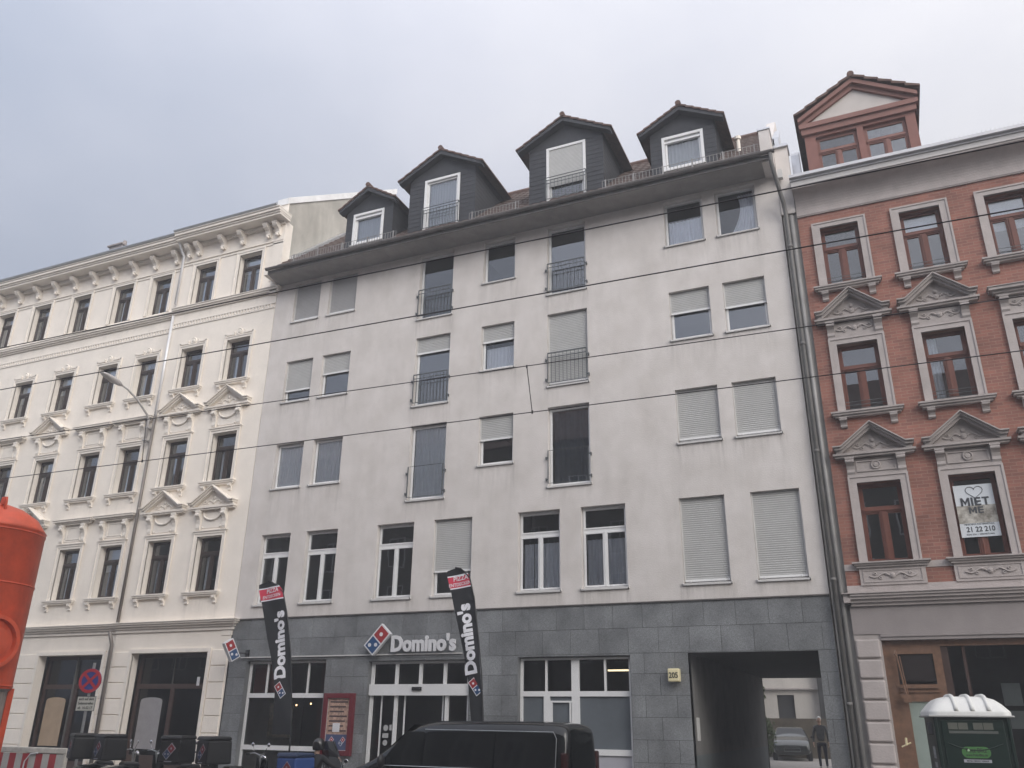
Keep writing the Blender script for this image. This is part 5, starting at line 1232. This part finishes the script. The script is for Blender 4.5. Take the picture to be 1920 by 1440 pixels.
# scooters, local: front = +x
def scooter(lab,boxmat,lidmat,windshield=False):
    s_=empty('delivery_scooter',(0,0,0),lab,'scooter','delivery scooters parked by the kerb')
    for x in (.66,-.62):
        mb=MB(); mb.lathe([(.15,-.05),(.21,-.055),(.24,-.02),(.24,.02),(.21,.055),(.15,.05)],(x,0,.24),'y',22); w=mb.build('wheel',m_rubber,s_,smooth=True)
        mb=MB(); mb.lathe([(.001,-.03),(.16,-.04),(.16,.04),(.001,.03)],(x,0,.24),'y',14); mb.build('rim',m_steel,w)
    mb=MB(); mb.prism([(-.85,.55),(-.80,.74),(-.35,.80),(.02,.72),(.06,.36),(.46,.30),(.46,.24),(-.25,.22),(-.5,.30),(-.75,.45)],'y',-.17,.17); mb.build('body',m_blackpaint,s_,bevel=.05)
    mb=MB(); mb.prism([(.40,.26),(.46,.24),(.62,.60),(.56,.98),(.48,1.02),(.50,.62)],'y',-.22,.22); mb.build('leg_shield',m_blackpaint,s_,bevel=.04)
    mb=MB(); mb.prism([(-.38,.78),(-.34,.86),(.0,.85),(.06,.74)],'y',-.15,.15); mb.build('seat',m_black,s_,bevel=.04)
    mb=MB(); mb.tube([(.66,.0,.24),(.56,0,.62),(.46,0,1.06)],.03,8); mb.build('fork',m_steel,s_)
    hb=MB(); hb.tube([(.36,-.34,1.08),(.44,-.2,1.10),(.47,0,1.06),(.44,.2,1.10),(.36,.34,1.08)],.014,7); h=hb.build('handlebar',m_steel,s_)
    for sd_ in (-1,1):
        mb=MB(); mb.tube([(.38,sd_*.30,1.085),(.34,sd_*.40,1.075)],.022,8); mb.build('grip',m_black,h)
        mb=MB(); mb.tube([(.43,sd_*.22,1.10),(.45,sd_*.30,1.24)],.006,5); mb.ball((.45,sd_*.34,1.28),.06,(.25,1,.7),10); mb.build('mirror',m_chrome,s_,smooth=True)
    mb=MB(); mb.ball((.56,0,1.0),.09,(.6,1.1,.8),10); mb.build('headlight',m_chrome,s_,smooth=True)
    mb=MB(); mb.prism([(-.98,.90),(-.98,1.38),(-.42,1.38),(-.38,.90)],'y',-.27,.27); bx=mb.build('delivery_box',boxmat,s_,bevel=.04)
    mb=MB(); mb.prism([(-1.0,1.38),(-.96,1.46),(-.46,1.46),(-.42,1.38)],'y',-.285,.285); mb.build('lid',lidmat,bx,bevel=.03)
    mb=MB(); logo(mb,(-.984,0,1.14),(0,-1,0),(0,0,1),(-1,0,0),.15,R(48),0,.004); mb.build('emblem',[m_dimwhite,m_dimred,m_dimblue],bx)
    mb=MB(); mb.box(-.986,-.983,-.10,.10,.925,.945); mb.build('box_print',m_dimwhite,bx)
    if windshield:
        mb=MB(); vs=[]; n=10
        for j in range(9):
            for i in range(n+1):
                a=-1.1+2.2*i/n; t_=j/8; w=.30*(1-.35*t_*t_); vs.append((.46+.12*math.cos(a)-.30*t_,w*math.sin(a)/math.sin(1.1),.95+.72*t_))
        mb.add(vs,[(j*(n+1)+i,j*(n+1)+i+1,(j+1)*(n+1)+i+1,(j+1)*(n+1)+i) for j in range(8) for i in range(n)]); mb.build('windshield',glassmat('smoked_windshield',(.12,.12,.13),.8),s_,recalc=False,smooth=True)
    return s_
m_navybox=M('navy_delivery_box',(.018,.032,.075),.45,var=.1); m_blackbox=M('black_delivery_box',(.010,.010,.011),.5,var=.1)
S0=scooter('delivery scooter with dark box, at the left end of the row beside the striped barrier',m_blackbox,m_blackbox)
others=[((-16.85,-3.95),72,'second delivery scooter from the striped barrier, its box emblem facing the street'),((-15.1,-3.9),96,'delivery scooter with plain dark box in the middle of the row'),((-13.75,-3.95),70,'delivery scooter with dark box just left of the blue boxed one')]
T4=scooter('delivery scooter with bright blue box and smoked windshield, ridden by person in black',M('blue_delivery_box',(.03,.07,.22),.45,var=.12),m_navybox,True)
for (xy,rz,lb) in others:
    c_=copy_tree(S0); c_['label']=lb; c_.location=(xy[0],xy[1],GZ); c_.rotation_euler=(0,0,R(rz))
S0.location=(-17.70,-3.9,GZ); S0.rotation_euler=(0,0,R(60))
T4.location=(-11.5,-4.15,GZ-.12-.15); T4.rotation_euler=(0,0,R(82))
# rider, built in scooter coordinates at origin then turned
P2=empty('person',(0,0,0),'person in black jacket and helmet sitting on the scooter with the blue box','person')
J=[((-.18,0,.92),.15,.14),((-.17,0,1.12),.15,.12),((-.13,0,1.32),.17,.12),((-.11,0,1.42),.06),((-.12,.19,1.36),.065),((.08,.28,1.20),.05),((.32,.33,1.12),.036),((-.12,-.19,1.36),.065),((.08,-.28,1.20),.05),((.32,-.33,1.12),.036)]
skinbody(P2,J,[(0,1),(1,2),(2,3),(2,4),(4,5),(5,6),(2,7),(7,8),(8,9)],m_jacketb,'jacket')
J=[((-.18,0,.90),.14,.12),((-.10,.10,.88),.09),((.26,.15,.80),.065),((.24,.15,.40),.05),((-.10,-.10,.88),.09),((.26,-.15,.80),.065),((.24,-.15,.40),.05)]
skinbody(P2,J,[(0,1),(1,2),(2,3),(0,4),(4,5),(5,6)],m_trousers,'trousers')
for s in (-1,1):
    skinbody(P2,[((.22,s*.15,.34),.05),((.40,s*.15,.32),.036)],[(0,1)],m_black,'shoe',lv=1)
    wr=(.33,s*.33,1.115); j=[((.30,s*.33,1.125),.026),(wr,.026,.02)]; bn=[(0,1)]; hand(j,bn,1,wr,(1,0,-.25),(0,0,1),s); skinbody(P2,j,bn,m_skin,'hand',lv=1)
mb=MB(); mb.tube([(-.11,0,1.40),(-.09,0,1.52)],.055,10); mb.build('neck',m_skin,P2,smooth=True)
head(P2,(-.07,0,1.60),(1,0,0),m_hair,helmet=True)
P2.location=T4.location; P2.rotation_euler=T4.rotation_euler

# striped barrier
BR=empty('construction_barrier',(-21.1,-3.45,GZ),'red and white striped plastic barrier beside the orange silo','barrier')
x0,x1,yb=-23.4,-19.75,-3.45
mb=MB(); mb.box(x0,x1,yb-.05,yb+.05,.70,.84); mb.box(x1-.10,x1,yb-.05,yb+.05,GZ+.05,.70); mb.box(x0,x0+.1,yb-.05,yb+.05,GZ+.05,.70); mb.build('frame',M('dirty_white_plastic',(.55,.52,.47),.6,var=.2,scale=6),BR,bevel=.02)
mb=MB(); n=14; w=(x1-.1-x0-.1)/n
for i in range(n): mb.m=i%2; mb.box(x0+.1+w*i,x0+.1+w*(i+1),yb-.03,yb+.03,.22,.69)
mb.build('striped_board',[M('barrier_red',(.40,.035,.04),.5,var=.12),M('barrier_white',(.50,.49,.46),.5,var=.12)],BR)
mb=MB(); mb.box(x0+.1,x1-.1,yb-.02,yb+.02,GZ+.1,GZ+.2); mb.box(x0+.5,x0+.7,yb-.35,yb+.35,GZ,GZ+.08); mb.box(x1-.7,x1-.5,yb-.35,yb+.35,GZ,GZ+.08); mb.build('foot',m_rubber,BR)
mb=MB(); mb.tube([(-21.2,yb-.06,.1),(-21.15,yb-.08,.5),(-21.0,yb-.07,.68),(-20.75,yb-.06,.71)],.018,6); mb.build('cable',m_white,BR)

# orange silo
SI=empty('storage_silo',(-18.9,-7.4,GZ-.12),'tall orange steel silo with domed top and lifting eye at the left edge','silo')
cx_,cy_=-18.9,-7.4; r_=1.08
mb=MB(); mb.lathe([(r_,2.14),(r_,5.58),(r_+.02,5.60),(r_-.03,5.66),(r_*.80,5.90),(r_*.5,6.10),(.25,6.2),(.001,6.22)],(cx_,cy_,0),'z',64); tk=mb.build('tank',m_orange,SI,smooth=True)
for z_ in (2.2,4.35,5.52):
    mb=MB(); mb.lathe([(r_-.005,z_-.02),(r_+.014,z_-.012),(r_+.014,z_+.012),(r_-.005,z_+.02)],(cx_,cy_,0),'z',64); mb.build('weld_seam',m_orange,SI,smooth=True)
mb=MB(); mb.lathe([(r_-.02,2.14),(r_-.10,2.05),(.35,.75),(.30,.55)],(cx_,cy_,0),'z',40); mb.build('cone',m_silogrey,SI,smooth=True)
mb=MB(); k=96
mb.add([(cx_+(1.0+.012*(i%2))*math.cos(2*math.pi*i/k),cy_+(1.0+.012*(i%2))*math.sin(2*math.pi*i/k),z_) for z_ in (.25,2.16) for i in range(k)],[(i,(i+1)%k,k+(i+1)%k,k+i) for i in range(k)])
mb.build('skirt',M('dusty_grey_skirt',(.26,.225,.20),.6,var=.3,scale=3,streak=.5),SI,recalc=False)
for a in (52,142,232,322):
    x=cx_+1.03*math.cos(R(a)); y=cy_+1.03*math.sin(R(a)); mb=MB(); mb.box(x-.07,x+.07,y-.07,y+.07,GZ-.12,2.16); mb.box(x-.2,x+.2,y-.2,y+.2,GZ-.12,GZ-.09); mb.build('leg',m_orange,SI)
def eye(x,y,z):
    mb=MB(); mb.prism([(x-.10,z),(x-.07,z+.22),(x+.07,z+.22),(x+.10,z),(x+.045,z),(x+.035,z+.12),(x-.035,z+.12),(x-.045,z)],'y',y-.025,y+.025); return mb.build('lifting_eye',m_orange,SI)
eye(cx_+.1,cy_,6.18); eye(cx_+.55,cy_-.3,6.0)
# round hatch facing the camera
hd_=Vector((1.0,-.18,0)).normalized(); hu=Vector((0,0,1)); hs_=hd_.cross(hu); c0=Vector((cx_,cy_,3.07))+hd_*(r_-.14)
mb=MB(); vs=[]; prof=[(.58,.0),(.58,.20),(.50,.20),(.46,.10),(.36,.10),(.34,.19),(.001,.21)]
for rr_,h in prof:
    for i in range(28): a=2*math.pi*i/28; vs.append(c0+hd_*h+hs_*math.cos(a)*rr_+hu*math.sin(a)*rr_)
mb.add(vs,[(j*28+i,j*28+(i+1)%28,(j+1)*28+(i+1)%28,(j+1)*28+i) for j in range(len(prof)-1) for i in range(28)]); mb.build('hatch',m_orange,SI,smooth=False)

# portable toilet: local box 1.15 square, front = -y
PT=empty('portable_toilet',(0,0,0),'dark green portable toilet with white ribbed roof by the right kerb','portable toilet')
mb=MB(); mb.box(0,1.12,0,1.12,.1,2.05); mb.build('cabin',m_green,PT,bevel=.03)
mb=MB(); mb.box(-.03,1.15,-.03,1.15,0,.1); mb.build('skid_base',m_black,PT)
mb=MB(); 
for x in (.0,1.07): mb.box(x,x+.05,-.02,.0,.1,2.03)
mb.box(.10,1.02,-.018,.0,.14,1.97); mb.build('door',m_green,PT,bevel=.012)
mb=MB(); pts=[(.16,1.62)]+[(.16+.8*i/12,1.62-.10*math.sin(math.pi*i/12)) for i in range(1,12)]+[(.96,1.62)]
mb.tube([(p[0],-.022,p[1]) for p in pts],.008,5); mb.build('door_moulding',m_green,PT)
m_vent=M('dull_vent_plastic',(.12,.125,.105),.6,var=.1)
for i,xx in enumerate((.20,.35,.57,.72)): mb=MB(); mb.box(xx,xx+.14,-.024,-.018,1.83,1.93); mb.build('door_vent',m_vent,PT)
mb=MB(); mb.box(.20,.92,-.024,-.018,1.77,1.81); mb.build('vent_ledge',M('dull_vent_ledge',(.10,.11,.10),.6,var=.1),PT)
q=[]
for i in range(24):
    a=2*math.pi*i/24; q.append((.55+math.copysign(.12,math.cos(a))+.09*math.cos(a),1.49+.085*math.sin(a)))
mb=MB(); mb.prism(q,'y',-.024,-.018); mb.build('green_sticker',m_limegreen,PT)
mb=MB(); puttext(mb,'Potz Blitz',.095,(.55,-.026,1.49),*FW,ext=.001,off=.001,sx=.84); puttext(mb,'www.Potz-Blitz.de',.05,(.55,-.026,1.435),*FW,ext=.001,off=.001,sx=.84); mb.build('sticker_lettering',m_text_dark,PT,recalc=False)
mb=MB(); mb.ball((.44,-.027,1.52),.018,(1,.2,1),8); mb.build('sticker_dot',M('pale_green_dot',(.45,.6,.4),.5),PT)
mb=MB(); mb.box(.35,.75,-.024,-.018,1.34,1.385); mb.build('white_strip',M('strip_white',(.45,.45,.5),.5),PT)
mb=MB(); puttext(mb,'MIETEN / SERVICE / VERKAUF',.032,(.55,-.026,1.352),*FW,ext=.001,off=.0008,sx=.78); mb.build('strip_lettering',m_text_dark,PT,recalc=False)
mb=MB()
for z0,z1 in ((1.38,1.56),(1.24,1.32)): mb.box(-.006,0,.30,.55,z0,z1)
mb.build('side_sticker',M('grey_side_sticker',(.30,.31,.32),.6,var=.3,scale=20),PT)
mb=MB()
for i in range(5): mb.tube([(-.004,.25+i*.1,1.75),(-.004,.35+i*.1,1.93)],.012,4)
mb.build('side_vent',m_black,PT)
# roof: loft of rounded rectangle
def rrect(ins,z,ex=0,n=6):
    a0,a1=-.06+ins,1.18-ins; rr_=.16; pts=[]
    for cx2,cy2,st_ in ((a1-rr_,a1-rr_,0),(a0+rr_,a1-rr_,90),(a0+rr_,a0+rr_,180),(a1-rr_,a0+rr_,270)):
        for i in range(n+1): an=R(st_+90*i/n); pts.append((cx2+rr_*math.cos(an),cy2+rr_*math.sin(an),z))
    return pts
lv=[(0,2.02),(0,2.09),(.01,2.11),(.10,2.22),(.18,2.29),(.27,2.325),(.36,2.34)]
mb=MB(); vs=[]; 
for ins,z in lv: vs+=rrect(ins,z)
k=28; fs=[(j*k+i,j*k+(i+1)%k,(j+1)*k+(i+1)%k,(j+1)*k+i) for j in range(len(lv)-1) for i in range(k)]+[tuple((len(lv)-1)*k+i for i in range(k))]
mb.add(vs,fs); rf2=mb.build('roof',m_domewhite,PT,smooth=True)
for x in (.36,.60,.84):
    mb=MB(); mb.tube([(x,-.045,2.11),(x,.05,2.225),(x,.13,2.297),(x,.22,2.333),(x,.36,2.35),(x,.76,2.35),(x,.90,2.333),(x,.99,2.297),(x,1.07,2.225),(x,1.165,2.11)],.036,10); mb.build('roof_rib',m_domewhite,rf2,smooth=True)
mb=MB(); mb.box(-.07,1.19,-.07,1.19,2.015,2.045); mb.build('roof_rim',M('grey_rim',(.42,.42,.41),.5),rf2,bevel=.01)
mb=MB(); mb.add([(.20,-.005,2.13),(.31,-.005,2.13),(.31,.075,2.235),(.20,.075,2.235)],[(0,1,2,3)]); o=mb.build('roof_label',m_text_dark,rf2,recalc=False)
PT.location=(.44,-4.0,GZ-.12+.10); PT.rotation_euler=(0,0,R(6))

# wall lamp on the cream house
LP=empty('street_lamp',(-22.8,0,10.3),'street lamp on a long curved arm fixed to the cream house beside its downpipe','street lamp')
mb=MB(); mb.tube([(-22.82,-.10,10.42),(-22.82,-.12,11.28),(-22.82,-.22,11.42),(-22.82,-.75,11.80),(-22.82,-1.2,12.0),(-22.82,-1.62,12.10)],[.05,.05,.04,.036,.034,.032],9); mb.build('arm',m_lampgrey,LP,smooth=True)
mb=MB()
for z in (10.5,10.95): mb.box(-22.90,-22.74,-.17,YL,z,z+.05)
mb.build('wall_bracket',m_lampgrey,LP)
mb=MB(); st=[(-1.5,.055,.05,12.06),(-1.62,.10,.09,12.09),(-1.9,.14,.11,12.12),(-2.2,.13,.07,12.17),(-2.36,.07,.03,12.19)]
vs=[]; k=14
for y,a,b,z in st:
    for i in range(k): an=2*math.pi*i/k; vs.append((-22.82+a*math.cos(an),y,z+b*math.sin(an)))
mb.add(vs,[(j*k+i,j*k+(i+1)%k,(j+1)*k+(i+1)%k,(j+1)*k+i) for j in range(4) for i in range(k)]+[tuple(range(k))[::-1],tuple(4*k+i for i in range(k))]); mb.build('lamp_head',m_lampgrey,LP,smooth=True)

# overhead wires
def wire(y,x0,z0,slope,r,lab):
    mb=MB(); pts=[(x,y,z0+slope*(x-x0)) for x in (-70,-30,-10,0,30)]; mb.tube(pts,r,6,False); return tag(mb.build('overhead_wire',m_wire),lab,'wire','tram wires over the street')
wire(-13.4,-6.12,6.33,-.0177,.0065,'uppermost overhead wire, crossing just under the grey roof eaves')
wire(-12.9,-11.54,6.045,-.0155,.0065,'second overhead wire from the top, crossing between the upper window rows')
wire(-10.9,-14.26,6.205,-.01835,.0062,'third overhead wire from the top, the upper of the pair joined by droppers')
wire(-10.9,-13.995,5.455,-.01053,.0062,'lowest overhead wire, the lower of the pair joined by droppers')
def zc(x): return 6.205-.01835*(x+14.26)
def zd(x): return 5.455-.01053*(x+13.995)
for x,lb in ((-10.74,'short vertical dropper wire beside the street lamp bracket'),(-3.97,'short vertical dropper wire in front of the grey facade centre')):
    mb=MB(); mb.tube([(x,-10.9,zc(x)),(x+.08,-10.9,zd(x))],.006,5); mb.tube([(x+.08,-10.9,zd(x)-.02),(x+.08,-10.9,zd(x)+.02)],.013,6); mb.tube([(x,-10.9,zc(x)-.03),(x,-10.9,zc(x)+.01)],.012,6); tag(mb.build('dropper_wire',m_wire),lb,'wire','dropper wires')

# thin haze volume added to lift the blacks, standing in for lens glare
mb=MB(); mb.box(-62,40,-42,44,-2.0,27.5); hz=mb.build('haze',bpy.data.materials.new('haze_veil'),None)
tag(hz,kind='stuff'); hm=hz.data.materials[0]; hm.use_nodes=True; t=hm.node_tree; t.nodes.clear()
o=t.nodes.new('ShaderNodeOutputMaterial'); v=t.nodes.new('ShaderNodeVolumePrincipled'); v.inputs['Color'].default_value=(.93,.95,1,1); v.inputs['Density'].default_value=.0038; v.inputs['Anisotropy'].default_value=0
t.links.new(v.outputs[0],o.inputs['Volume'])
